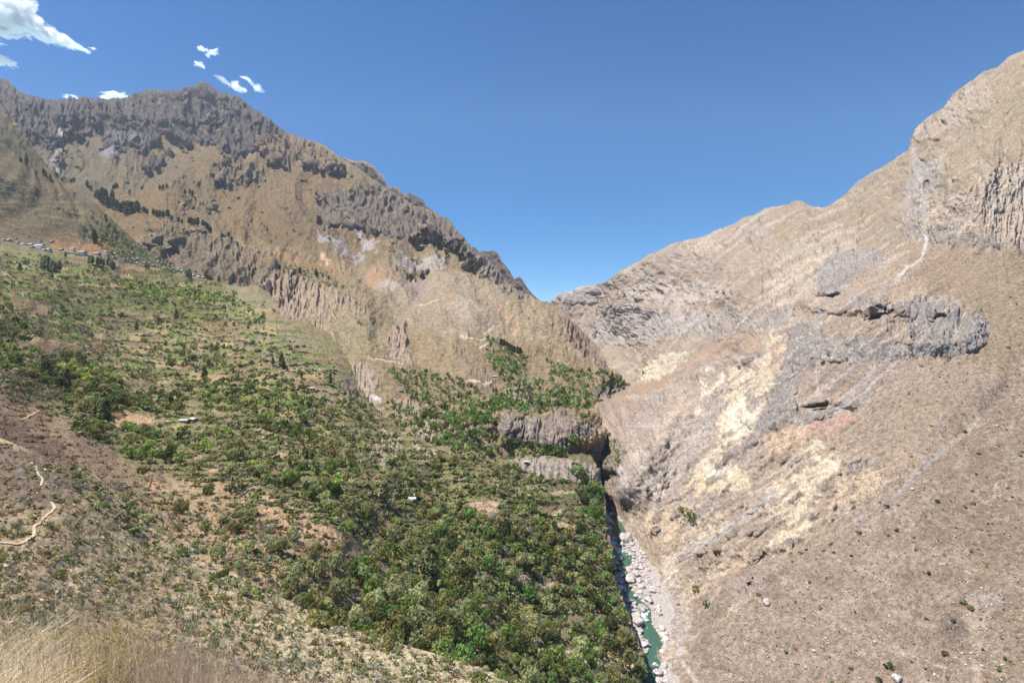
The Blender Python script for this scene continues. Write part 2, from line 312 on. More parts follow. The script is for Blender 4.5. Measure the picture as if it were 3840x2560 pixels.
GREENF2 = [([(2110, 1862), (2140, 1848), (2172, 1846), (2178, 1856), (2130, 1868)], (98, 138, 74)), ([(2150, 1908), (2190, 1908), (2200, 1920), (2160, 1925)], (92, 132, 66)), ([(1310, 2100), (1350, 2090), (1365, 2105), (1325, 2118)], (86, 120, 62)),
    ([(880, 1700), (960, 1690), (990, 1702), (900, 1708)], (118, 138, 68)), ([(650, 1705), (720, 1700), (730, 1712), (660, 1718)], (110, 134, 66)), ([(1900, 2280), (2010, 2262), (2020, 2300), (1930, 2310)], (168, 164, 96)), ([(640, 1600), (690, 1590), (700, 1606), (660, 1612)], (180, 168, 104))]
def relief2(L):
    p = Paint(L, C(130, 120, 88)); u, v = L.U, L.V
    p.blend(p.mask([(-900, 100), (0, 400), (300, 700), (560, 930), (460, 930), (250, 925), (-900, 900)], 30, 20), C(114, 99, 73))
    p.blend(p.mask([(-300, 250), (0, 420), (70, 480), (140, 580), (130, 640), (60, 590), (0, 540), (-300, 400)], 14, 24), C(88, 80, 62), 1.0)     # village hill
    p.blend(p.mask([(330, 850), (500, 900), (700, 1040), (860, 1080), (600, 1060), (420, 960), (330, 930)], 30, 30), C(98, 98, 62))
    p.blend(p.mask([(-900, 940), (300, 960), (700, 1060), (900, 1090), (800, 1240), (300, 1220), (-900, 1150)], 50, 40), C(112, 104, 68))
    p.blend(p.mask([(200, 900), (420, 910), (430, 960), (200, 940)], 20, 20), C(150, 112, 80))
    p.blend(p.mask([(-900, 1280), (0, 1380), (130, 1440), (250, 1590), (430, 1705), (500, 1760), (480, 1870), (350, 1790), (-900, 1800)], 20, 16), C(148, 126, 102))   # brown spur
    p.blend(p.mask([(0, 1560), (200, 1640), (330, 1780), (-100, 1800)], 40, 30), C(112, 93, 78))
    p.blend(p.mask([(520, 1770), (620, 1790), (900, 1800), (1100, 1900), (1290, 2030), (1380, 2180), (1290, 2330), (700, 2080), (480, 1880)], 30, 26), C(166, 143, 112))
    p.blend(p.mask([(840, 1820), (960, 1830), (1140, 1910), (1290, 2030), (1320, 2110), (1200, 2050), (1000, 1930)], 18, 16), C(176, 148, 118), 0.5)
    m = p.mask([(300, 1280), (430, 1300), (420, 1330), (330, 1340)], 14, 20); p.blend(m, C(122, 102, 84), 0.6)
    p.blend(p.mask([(850, 1040), (1040, 1130), (1100, 1200), (1330, 1400), (1400, 1560), (1200, 1560), (1000, 1400), (820, 1180)], 40, 30), C(142, 130, 104))
    for pl, c in [([(545, 1790), (600, 1795), (605, 1850), (555, 1850)], (178, 146, 118)), ([(815, 1795), (865, 1800), (858, 1850), (830, 1845)], (160, 130, 108)),
                  ([(1260, 1420), (1345, 1450), (1350, 1530), (1300, 1500)], (126, 114, 102)), ([(940, 1600), (1090, 1590), (1120, 1660), (1000, 1660)], (158, 138, 116)),
                  ([(1900, 1700), (2100, 1715), (2250, 1745), (2276, 1800), (2290, 1960), (2312, 2050), (2280, 2000), (2250, 1890), (2200, 1800), (2100, 1805), (2010, 1790), (1920, 1745)], (164, 150, 136)),
                  ([(2190, 2370), (2260, 2360), (2330, 2440), (2400, 2500), (2330, 2520), (2250, 2460)], (196, 172, 142)), ([(2380, 2490), (2440, 2440), (2460, 2560), (2400, 2600)], (120, 110, 92)),
                  ([(1550, 1660), (1660, 1700), (1640, 1740), (1560, 1700)], (178, 162, 146)), ([(1420, 1600), (1500, 1640), (1490, 1720), (1430, 1700)], (170, 154, 132)), ([(2268, 1995), (2300, 2000), (2322, 2110), (2310, 2130), (2285, 2080)], (172, 126, 84)),
                  ([(1300, 1620), (1420, 1660), (1400, 1740), (1320, 1720)], (150, 136, 112))]:
        p.blend(p.mask(pl, 8, 14, 8), C(*c), 1.0)
    p.blend(p.mask([(2230, 1860), (2275, 1880), (2300, 2040), (2345, 2250), (2420, 2420), (2440, 2560), (2380, 2480), (2330, 2330), (2290, 2150), (2260, 2000)], 10, 12), C(132, 116, 96), 1.0)
    # terraces: level walls that follow the contour
    z = (HZ - v) / F * L.Y; tm = np.zeros_like(u)
    for pl in ([(820, 1100), (1100, 1200), (1340, 1420), (1500, 1620), (1500, 1720), (1250, 1680), (900, 1480), (760, 1300)], [(-900, 930), (400, 960), (860, 1120), (760, 1330), (880, 1500), (700, 1620), (300, 1500), (-900, 1300)],
               [(1980, 2030), (2260, 2060), (2330, 2200), (2260, 2250), (2060, 2180)], [(880, 1640), (1200, 1700), (1700, 1750), (2100, 1850), (2050, 2000), (1500, 1900), (1000, 1760)], [(-900, 500), (200, 700), (500, 920), (-900, 900)]):
        tm = np.maximum(tm, p.mask(pl, 60, 50))
    ph = tphase(u, v)
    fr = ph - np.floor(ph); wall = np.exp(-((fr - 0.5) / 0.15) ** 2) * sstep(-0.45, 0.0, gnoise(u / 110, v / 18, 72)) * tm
    s1 = L.lic(3, 14, 2); s2 = L.lic(2, 8, 12); g = fbm(u / 8, v / 5, 4, 40); g2 = fbm(u / 40, v / 16, 4, 44); g3 = fbm(u / 170, v / 80, 3, 46)
    ip = np.floor(ph).astype(int); hs = _GX[(ip * 37 + 11) & 255, (ip * 19) & 255]; iu = np.floor(u / (75 + 30 * hs) + hs * 9 + .25 * p.w2 + .3 * p.w1).astype(int); hh = _GX[(ip * 53 + 7) & 255, (iu * 91 + 3) & 255]; free = tm * (1 - p.rock) * sstep(900, 970, v)
    for lo, hi, cf in ((.90, 1.1, C(184, 162, 118)), (.72, .90, C(150, 124, 94)), (-1.1, -.80, C(112, 126, 66)), (-.80, -.55, C(138, 138, 84))): p.blend(((hh > lo) & (hh <= hi)) * free * .7, cf)
    for pl, c in FIELDS2 + GREENF2: p.blend(p.mask(pl, 3.5, 4, 3), C(*c))
    c = p.c * (1 + 0.17 * np.clip(g * 1.6, -1, 1) + 0.03 * s2 + 0.14 * g2 + 0.12 * g3)[..., None]
    c *= 1 + np.clip(g2 * 1.4, -1, 1)[..., None] * np.array([0.08, 0.0, -0.08])
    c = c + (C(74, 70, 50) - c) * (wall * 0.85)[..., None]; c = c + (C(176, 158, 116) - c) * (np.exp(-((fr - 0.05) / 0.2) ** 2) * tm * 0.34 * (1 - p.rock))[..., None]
    fl = flutes(L, 22, 90, 80)
    step = (np.where(fr < 0.5, fr, fr - 1.0)) * tm
    d = (0.0004 * s1 + 0.0002 * s2) * (1 - p.rock) + 0.006 * p.rock * fl + 0.004 * fbm(u / 90, v / 50, 4, 60) + 0.0010 * g - 0.0075 * step
    hill = sstep(950, 850, v) * sstep(620, 400, u); c = c * (1 + hill[..., None] * 0.12 * L.lic(4, 16, 33)[..., None]); d = d + hill * 0.003 * L.lic(5, 16, 35)
    b1, m1 = band(L, [(1860, 1708), (1960, 1722), (2040, 1740), (2120, 1745), (2270, 1760)], [(1860, 1745), (1960, 1770), (2040, 1805), (2120, 1830), (2270, 1880)], 0.03, 40)
    b2, m2 = band(L, [(430, 1712), (560, 1752), (800, 1788), (900, 1806), (1150, 1905), (1320, 2040)], [(430, 1790), (560, 1850), (800, 1870), (900, 1880), (1150, 1980), (1320, 2120)], 0.028, 90)
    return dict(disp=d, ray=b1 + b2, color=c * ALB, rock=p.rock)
valley = make_layer('valley_side', -300, 2432, top2, bot2, lambda u, v: tps_eval(fit2, u, v), relief2, VALLEY_M, skirt=(1.6, 22),
                    jag=lambda u: 3.0 * gnoise(u / 11, u * 0, 5) + 5 * gnoise(u / 37, u * 0, 6) * sstep(700, 1000, u))

# ------------------------------------------------------------------ the big mountain with the benches at its foot
MOUNT_M = terrain_mat('mountain_grass_and_rock', 9.0, 0.9)
top3 = [(-700, 60), (-300, 230), (-60, 282), (0, 290), (30, 300), (36, 292), (42, 312), (70, 335), (100, 352), (140, 360), (180, 372), (240, 372), (262, 362), (290, 368), (318, 360), (345, 368), (400, 370), (460, 366), (500, 352), (540, 340), (580, 334), (600, 338),
        (645, 340), (688, 334), (694, 318), (702, 312), (712, 322), (722, 332), (734, 314), (752, 305), (772, 306), (795, 322), (815, 338), (840, 347), (870, 356), (905, 368), (930, 392), (948, 405), (985, 425), (1020, 456), (1050, 478), (1100, 500), (1150, 522),
        (1190, 532), (1225, 548), (1250, 568), (1290, 602), (1340, 625), (1400, 670), (1460, 712), (1520, 748), (1560, 772), (1600, 772), (1630, 782), (1645, 800), (1680, 812), (1705, 840), (1722, 870), (1748, 898), (1765, 922), (1790, 948), (1830, 962), (1900, 1050), (1940, 1085),
        (1985, 1102), (2010, 1118), (2060, 1130), (2100, 1152), (2128, 1185), (2165, 1215), (2190, 1245), (2230, 1280), (2250, 1310), (2268, 1345), (2282, 1375), (2310, 1398), (2350, 1430), (2392, 1446), (2420, 1470), (2520, 1540), (2560, 1600)]
bot3 = [(-700, 1150), (0, 1150), (400, 1150), (700, 1180), (1000, 1260), (1200, 1400), (1350, 1560), (1500, 1720), (1700, 1800), (2255, 1830), (2276, 1700), (2284, 1530), (2400, 1490), (2560, 1640)]
pts3 = [(-500, 250, 3200), (0, 290, 3300), (0, 420, 2600), (0, 900, 1700), (400, 365, 3500), (765, 305, 3600), (1020, 455, 3350), (1200, 535, 3050), (1340, 620, 2750), (1560, 770, 2450), (1660, 810, 2300), (1765, 922, 2100), (1900, 1050, 1950), (2000, 1112, 1850), (2128, 1185, 1600), (2250, 1310, 1330), (2350, 1430, 1050), (2500, 1560, 900),
        (200, 600, 2350), (400, 560, 2700), (400, 700, 2150), (600, 560, 2900), (600, 900, 1640), (560, 1000, 1480), (800, 480, 3200), (800, 600, 2650), (800, 800, 2080), (760, 890, 1700), (760, 1060, 1300), (1000, 600, 2800), (1000, 960, 1600), (1000, 1150, 1120), (1200, 750, 2450), (1200, 950, 1850), (1200, 1085, 1400), (1200, 1250, 990),
        (1400, 1195, 1150), (1400, 1420, 760), (1400, 1000, 1750), (1450, 850, 2150), (1500, 1150, 1380), (1500, 1370, 850), (1550, 1640, 560), (1550, 1000, 1780), (1700, 1720, 490), (1700, 1500, 690), (1700, 1400, 830), (1700, 1270, 1040), (1700, 1130, 1450),
        (1900, 1690, 525), (1900, 1572, 552), (2200, 1690, 538), (2200, 1562, 585), (1850, 1270, 1100), (2000, 1400, 900), (2000, 1250, 1230), (1900, 1150, 1500), (2200, 1400, 1020), (2150, 1300, 1270), (2350, 1520, 960), (2260, 1640, 555)]
fit3 = tps_fit(pts3)
CL3 = [(1870, 1575), (1950, 1566), (2040, 1570), (2100, 1573), (2150, 1590), (2210, 1612), (2275, 1650)]
CL3B = [(1870, 1650), (1950, 1665), (2040, 1688), (2100, 1690), (2150, 1700), (2210, 1700), (2275, 1700)]
def relief3(L):
    p = Paint(L, C(148, 130, 102)); u, v = L.U, L.V
    p.blend(p.mask([(-900, 100), (600, 500), (1000, 560), (1300, 640), (1560, 800), (1400, 1000), (900, 900), (500, 900), (-900, 1000)], 90, 60), C(130, 110, 80))
    p.blend(p.mask([(100, 500), (600, 560), (700, 640), (300, 760), (100, 700)], 60, 60), C(120, 108, 84))
    p.blend(p.mask([(1300, 1000), (1700, 1000), (2000, 1120), (2250, 1320), (2330, 1430), (1900, 1250), (1500, 1150)], 60, 40), C(166, 147, 120))
    p.blend(p.mask([(1400, 1060), (1760, 1050), (1900, 1230), (1700, 1280), (1500, 1200)], 60, 40), C(158, 142, 120))
    R = [([(-900, -50), (0, 270), (180, 350), (700, 290), (850, 330), (1000, 430), (1120, 505), (1060, 560), (960, 545), (900, 600), (800, 540), (690, 520), (610, 505), (560, 560), (420, 570), (380, 510), (250, 505), (160, 560), (100, 520), (60, 470), (-900, 400)], (96, 87, 82)),
         ([(1100, 500), (1240, 560), (1300, 600), (1280, 640), (1200, 640), (1120, 600), (1040, 620), (960, 580), (1000, 520)], (138, 118, 96)),
         ([(1190, 730), (1280, 700), (1350, 700), (1420, 690), (1480, 720), (1560, 770), (1620, 775), (1700, 830), (1760, 920), (1740, 940), (1640, 870), (1580, 870), (1500, 905), (1460, 890), (1420, 870), (1370, 870), (1300, 840), (1240, 850), (1190, 860)], (122, 110, 98)),
         ([(1745, 890), (1830, 955), (1900, 1040), (2000, 1105), (1960, 1110), (1880, 1070), (1820, 1030), (1760, 960)], (132, 120, 108)),
         ([(2090, 1190), (2130, 1185), (2190, 1245), (2250, 1310), (2290, 1385), (2270, 1390), (2200, 1345), (2150, 1300), (2120, 1250)], (136, 118, 102)),
         ([(780, 600), (900, 620), (1010, 640), (1010, 680), (900, 680), (820, 690), (780, 660)], (124, 108, 90)), ([(530, 610), (560, 590), (640, 570), (600, 620), (550, 640)], (94, 86, 78)), ([(960, 520), (1120, 530), (1170, 570), (1100, 620), (1000, 600)], (128, 106, 86)),
         ([(660, 780), (730, 760), (800, 770), (780, 800), (700, 800)], (120, 104, 84)), ([(1210, 880), (1260, 860), (1300, 880), (1280, 900)], (128, 114, 96)), ([(370, 300), (470, 330), (480, 345), (380, 345)], (92, 86, 84)),
         ([(420, 500), (560, 510), (550, 555), (430, 560)], (112, 106, 106)), ([(180, 640), (200, 610), (240, 560), (230, 660)], (124, 112, 98)), ([(1445, 1030), (1560, 960), (1620, 980), (1600, 1010)], (150, 132, 116))]
    for pl, c in R: p.blend(p.mask(pl, 7, 34, 22), C(*c), 1.0)
    # gorge walls behind the terraces
    p.blend(p.mask([(540, 900), (640, 850), (760, 880), (900, 930), (1010, 960), (1080, 1000), (1060, 1150), (900, 1080), (740, 1060), (600, 1010)], 16, 20), C(132, 117, 97), 0.75)
    p.blend(p.mask([(1000, 1030), (1180, 1070), (1300, 1110), (1400, 1180), (1330, 1210), (1230, 1270), (1120, 1230), (1050, 1180), (980, 1080)], 10, 22), C(168, 149, 128), 1.0)
    p.blend(p.mask([(1240, 1150), (1400, 1190), (1500, 1250), (1400, 1330), (1330, 1360), (1240, 1260)], 18, 24), C(154, 140, 110), 0.1)
    p.blend(p.mask([(1470, 1215), (1520, 1200), (1530, 1270), (1520, 1290), (1480, 1300), (1455, 1280)], 6, 12), C(170, 142, 126), 1.0)
    p.blend(p.mask([(1460, 1300), (1530, 1290), (1560, 1360), (1500, 1370), (1450, 1340)], 14, 16), C(168, 148, 130), 0.5)
    p.blend(p.mask([(1700, 1300), (1740, 1320), (1860, 1420), (1850, 1440), (1800, 1440), (1740, 1380)], 12, 14), C(140, 124, 106), 0.8)
    for pl, c in [([(1170, 860), (1210, 880), (1360, 960), (1330, 970), (1200, 900)], (158, 148, 144)), ([(1340, 870), (1370, 860), (1420, 950), (1360, 950)], (172, 162, 158)), ([(1280, 900), (1330, 960), (1250, 950)], (152, 142, 134)),
                  ([(1500, 950), (1600, 935), (1680, 930), (1660, 990), (1560, 1000), (1490, 1010)], (172, 160, 150)), ([(1470, 1050), (1600, 1030), (1600, 1080), (1520, 1090)], (160, 142, 130)), ([(1420, 1010), (1450, 1050), (1500, 1080), (1460, 1085), (1400, 1060)], (178, 162, 148)),
                  ([(1350, 1010), (1480, 1015), (1480, 1040), (1400, 1050), (1355, 1035)], (168, 138, 108)), ([(960, 930), (1080, 950), (1260, 990), (1340, 1000), (1240, 1010), (1080, 975)], (162, 128, 92)), ([(1200, 970), (1220, 960), (1240, 985), (1210, 990)], (200, 170, 140)),
                  ([(390, 580), (440, 565), (450, 590), (400, 610)], (140, 134, 136)), ([(1640, 1120), (1780, 1150), (1820, 1200), (1720, 1200)], (172, 154, 136)), ([(1640, 1130), (1690, 1120), (1700, 1140), (1650, 1145)], (172, 142, 114)),
                  ([(1840, 1120), (1860, 1140), (1960, 1260), (1940, 1270), (1860, 1180)], (176, 150, 122))]:
        p.blend(p.mask(pl, 12, 26, 14), C(*c), 0.15)
    p.blend(p.stroke([(228, 480), (232, 520), (218, 560), (205, 610), (208, 640)], 10, 6, 8), C(176, 164, 154))
    p.blend(p.stroke([(980, 985), (1160, 1000), (1240, 1025), (1320, 1030)], 4, 3), C(150, 122, 86))
    for q in ([(1560, 1140), (1600, 1140), (1640, 1128)], [(1815, 1250), (1835, 1235), (1850, 1228)], [(1740, 1275), (1800, 1275), (1850, 1258)], [(1800, 1305), (1830, 1298), (1850, 1290)], [(1380, 1345), (1440, 1360), (1500, 1368)], [(1735, 1440), (1770, 1430), (1850, 1425)]):
        p.blend(p.stroke(q, 2.5, 2, 3), C(202, 184, 160))
    p.blend(p.mask([(1730, 1240), (1748, 1250), (1755, 1275), (1735, 1278), (1728, 1262)], 3, 3), C(190, 176, 166))
    # cliff of the bench, cliffs in the side gorge
    p.blend(p.mask([(2176, 1540), (2240, 1514), (2300, 1490), (2300, 1640), (2262, 1625), (2212, 1572)], 5, 8), C(180, 152, 126))
    fr = [([(1865, 1572), (2100, 1568), (2210, 1600), (2275, 1640), (2275, 1700), (2100, 1700), (1870, 1668)], (152, 137, 127)), ([(2140, 1630), (2200, 1640), (2250, 1620), (2260, 1650), (2180, 1700)], (190, 158, 122)), ([(2200, 1465), (2330, 1440), (2350, 1455), (2260, 1490)], (122, 112, 104)), ([(1900, 1440), (1960, 1420), (2000, 1460), (1980, 1500), (1930, 1490)], (150, 134, 122)),
          ([(1530, 1590), (1600, 1560), (1650, 1600), (1620, 1640), (1570, 1650)], (182, 162, 146)), ([(1310, 1370), (1370, 1360), (1420, 1440), (1400, 1500), (1450, 1530), (1400, 1560), (1330, 1440)], (168, 152, 136)), ([(1460, 1500), (1560, 1490), (1600, 1560), (1520, 1580)], (160, 144, 122)), ([(1650, 1620), (1760, 1600), (1800, 1660), (1700, 1680)], (170, 152, 134)), ([(1750, 1560), (1800, 1560), (1860, 1600), (1840, 1640), (1770, 1610)], (146, 132, 114))]
    for pl, c in fr: p.blend(p.mask(pl, 8, 12, 8), C(*c), 1.0)
    p.blend(p.stroke([(1375, 1475), (1400, 1490), (1425, 1505)], 6, 4, 4), C(200, 192, 186))
    s1 = L.lic(4, 18, 2); s2 = L.lic(2, 14, 12); s3 = L.lic(9, 12, 22)
    g = fbm(u / 8, v / 5, 4, 40); g2 = fbm(u / 40, v / 22, 4, 44); g3 = fbm(u / 200, v / 120, 3, 46)
    # scattered outcrops over the grass
    oc = sstep(0.22, 0.40, fbm(u / 34, v / 17, 5, 90, .62) + 0.16 * fbm(u / 150, v / 100, 2, 91)) * sstep(1250, 900, v) * sstep(1.2, .2, u / 2600); oc *= (1 - p.rock)
    p.blend(oc * 0.7, C(120, 106, 86)); p.rock = np.maximum(p.rock, oc * 0.35)
    c = p.c * (1 + 0.16 * np.clip(g * 1.6, -1, 1) + (0.03 * s2 + 0.03 * s1) * (1 - 0.5 * p.rock) + 0.08 * g2 + 0.06 * g3)[..., None]
    c *= 1 + np.clip(g2 * 1.4, -1, 1)[..., None] * np.array([0.06, 0.0, -0.07])
    c = c + (C(150, 140, 104) - c) * (p.rock * sstep(0.1, 0.45, fbm(u / 26, v / 13, 4, 95)) * 0.6)[..., None]
    fl = flutes(L, 24, 150, 80, 0.12); big = ridged(u / 66 + 0.5 * gnoise(u / 80, v / 80, 3), v / 230, 4, 85); sm = ridged(u / 10, v / 34, 3, 88)
    lowrock = sstep(1000, 1250, v)
    s5 = L.lic(18, 9, 62); rg = ridged(u / 60 + .3 * p.w1, v / 75 + .3 * p.w3, 5, 63, .6) - .5; d = (0.0006 * s1 + 0.0003 * s2 + 0.0022 * s3 + .0050 * s5 + 0.0045 * rg) * (1 - 0.6 * p.rock) + p.rock * (0.011 * fl + 0.021 * (big - .5) * (1 - lowrock) + 0.004 * (sm - .5)) + 0.006 * fbm(u / 120, v / 90, 4, 60) + 0.0009 * g + 0.003 * (ridged(u / 38, v / 30, 5, 61, .6) - .5) - p.rock * .005 * ridged(u / 26 + .4 * p.w3, v / 60, 3, 171) ** 5
    gor = p.mask([(560, 880), (760, 880), (1010, 960), (1100, 1060), (1060, 1160), (900, 1080), (740, 1060), (580, 980)], 30, 10)
    d = d + gor * 0.030 * (ridged((u + 0.9 * v) / 95, (v - 0.5 * u) / 400, 2, 99) - 0.5)
    b1, m1 = band(L, CL3, CL3B, 0.022, 60)
    b2, m2 = band(L, [(180, 425), (300, 440), (400, 430), (560, 440), (640, 450), (760, 440), (850, 470)], [(180, 470), (300, 480), (400, 490), (560, 500), (640, 520), (760, 520), (850, 540)], 0.03, 60)
    b3, m3 = band(L, [(540, 880), (640, 845), (760, 890), (900, 930), (1000, 965), (1100, 1040), (1200, 1085), (1300, 1120), (1420, 1200)], [(540, 960), (640, 1000), (760, 1050), (900, 1085), (1000, 1110), (1100, 1215), (1200, 1235), (1300, 1330), (1420, 1400)], 0.05, 90); b1 = b1 + b3
    top_f = sstep(0, 26, v - L.vt[None]) * 0.85 + 0.15
    ph = -v / 58 + 1.3 * gnoise(u / 130, v / 130, 141) + .5 * gnoise(u / 40, v / 50, 142); s_ = ph - np.floor(ph)
    saw = (sstep(.72, 1, s_) - s_) * p.rock * sstep(1150, 900, v) * (.35 + .65 * sstep(-.2, .3, gnoise(u / 60, v / 60, 143)))
    saw = saw * sstep(0, 40, v - L.vt[None])
    return dict(disp=d * top_f, ray=b1 + b2 + .026 * saw, color=c * ALB, rock=p.rock)
rk = lambda u: np.where((u < 1120) | (u > 1560), 1.0, 0.35)
mount = make_layer('mountain', -300, 2540, top3, bot3, lambda u, v: tps_eval(fit3, u, v), relief3, MOUNT_M, skirt=(1.1, 22),
                   jag=lambda u: rk(u) * (2.5 * gnoise(u / 7, u * 0, 5) - 5 * np.abs(gnoise(u / 21, u * 0, 6)) + 3))

# ------------------------------------------------------------------ the rocky ridge behind the mountain's shoulder
top4 = [(1240, 640), (1290, 590), (1302, 594), (1320, 602), (1345, 606), (1358, 600), (1375, 608), (1400, 622), (1415, 640), (1424, 655), (1430, 648), (1440, 670), (1450, 692), (1462, 705), (1475, 698), (1495, 706), (1508, 722), (1520, 732), (1538, 722), (1545, 728), (1570, 740), (1590, 752), (1598, 772), (1640, 800),
        (1760, 930), (1780, 925), (1800, 948), (1812, 940), (1830, 944), (1846, 938), (1862, 946), (1876, 962), (1880, 978), (1900, 1000), (1915, 1022), (1928, 1046), (1945, 1038), (1956, 1042), (1968, 1062), (1980, 1082), (2000, 1105), (2040, 1140)]
fit4 = tps_fit([(1290, 600, 3400), (1600, 760, 2950), (1900, 1000, 2300), (2040, 1140, 2050), (1290, 800, 3200), (1600, 900, 2800), (1900, 1150, 2200), (1500, 900, 2950), (1290, 700, 3300)])
def relief4(L):
    p = Paint(L, C(112, 102, 96)); u, v = L.U, L.V; p.rock[:] = 1
    p.blend(sstep(16, 4, v - L.vt[None] + 8 * p.w2) * sstep(1560, 1480, u), C(160, 140, 115)); g = fbm(u / 10, v / 8, 4, 40)
    c = p.c * (1 + 0.12 * g)[..., None]; d = 0.009 * flutes(L, 20, 60, 10) + 0.004 * (ridged(u / 10, v / 16, 3, 14) - .5)
    return dict(disp=d * (sstep(0, 20, v - L.vt[None]) * 0.9 + .1), color=c * ALB, rock=p.rock)
ridge = make_layer('rocky_ridge', 1240, 2040, top4, [(1240, 820), (2040, 1260)], lambda u, v: tps_eval(fit4, u, v), relief4, MOUNT_M, skirt=(1.2, 16), jag=lambda u: 2.0 * gnoise(u / 6, u * 0, 5))

# ------------------------------------------------------------------ the canyon wall on the right
WALL_M = terrain_mat('canyon_wall_rock', 2.6, 0.9)
top5 = [(2000, 1180), (2075, 1134), (2080, 1118), (2095, 1108), (2120, 1102), (2135, 1094), (2150, 1092), (2160, 1078), (2200, 1073), (2225, 1070), (2232, 1060), (2262, 1058), (2300, 1036), (2335, 1012), (2360, 1000), (2400, 975), (2430, 958), (2470, 940), (2510, 920), (2560, 905), (2620, 888), (2680, 866), (2740, 845),
        (2790, 815), (2830, 802), (2870, 784), (2920, 775), (2960, 768), (2985, 756), (3005, 756), (3025, 768), (3060, 776), (3085, 780), (3120, 762), (3150, 742), (3190, 712), (3220, 680), (3250, 662), (3300, 630), (3360, 590), (3410, 562), (3418, 535), (3428, 505), (3440, 480), (3470, 450), (3500, 425), (3555, 395), (3562, 372),
        (3572, 352), (3610, 325), (3650, 300), (3690, 268), (3740, 250), (3785, 215), (3840, 186), (4000, 90), (4300, -60)]
bot5 = [(2000, 1720), (2130, 1760), (2250, 1850), (2300, 2050), (2350, 2300), (2420, 2500), (2470, 2700), (4300, 2700)]
TONGUE = [(2100, 1560), (2172, 1538), (2240, 1512), (2310, 1478), (2380, 1444), (2440, 1405), (2560, 1340), (2700, 1280)]
com = [(2800, 2560, 265), (2800, 2000, 350), (2800, 1600, 470), (2800, 1300, 630), (2800, 1100, 860), (2800, 950, 1230), (2800, 815, 1650), (3000, 1800, 378), (3000, 1450, 490), (3000, 1150, 650), (3000, 900, 1020),
       (3200, 2560, 238), (3200, 1900, 330), (3200, 1550, 420), (3200, 1250, 510), (3200, 1000, 680), (3200, 850, 930), (3200, 700, 1380), (3600, 2560, 225), (3600, 2000, 290), (3600, 1600, 360), (3600, 1200, 450), (3600, 930, 545), (3600, 640, 640), (3600, 500, 850), (3600, 330, 1100),
       (4200, 2560, 200), (4200, 1600, 330), (4200, 900, 480), (4200, 500, 620), (4200, 0, 850), (3000, 757, 1500), (3415, 545, 1250), (3840, 190, 980), (3840, 700, 590)]
ptsN = com + [(2500, 2560, 284), (2480, 2300, 345), (2440, 2150, 386), (2330, 1960, 466), (2285, 1880, 506), (2290, 1800, 520), (2290, 1700, 542), (2290, 1640, 565), (2250, 1750, 560), (2130, 1700, 600), (2300, 1560, 650), (2310, 1800, 484), (2312, 1850, 480), (2300, 1740, 505), (2500, 2100, 388), (2500, 1800, 470), (2600, 1500, 640), (2172, 1540, 800), (2380, 1448, 880), (2560, 1344, 890), (2700, 1285, 800), (2600, 2400, 300), (2300, 2300, 340)]
ptsF = com + [(2080, 1125, 2600), (2200, 1080, 2450), (2300, 1040, 2300), (2420, 965, 2120), (2200, 1250, 2250), (2350, 1300, 1950), (2400, 1400, 1450), (2400, 1150, 2000), (2560, 915, 1930), (2560, 1100, 1620), (2560, 1250, 1200), (2560, 1335, 960), (2700, 1000, 1350), (2700, 1200, 960), (2440, 1395, 1250), (2250, 1500, 1300), (2100, 1500, 1500), (2800, 1500, 520), (2560, 1800, 500)]
fitN, fitF = tps_fit(ptsN), tps_fit(ptsF)
def y5(u, v):
    a = tps_eval(fitN, u, v); b = a.copy(); k = (u < 2860) & (v < 1700); b[k] = tps_eval(fitF, u[k], v[k])
    m = sstep(-2, 10, line(TONGUE, u) + 3 * gnoise(u / 30, u * 0, 2) - v); m = m * sstep(2760, 2640, u) + sstep(2640, 2760, u) * sstep(-150, 150, line(TONGUE, u) - v)
    return a * (1 - m) + b * m
GULLY = [(3790, 1440), (3700, 1530), (3560, 1640), (3420, 1760), (3300, 1850), (3200, 1930), (3080, 2000), (2960, 2050), (2860, 2080), (2740, 2100), (2620, 2130)]
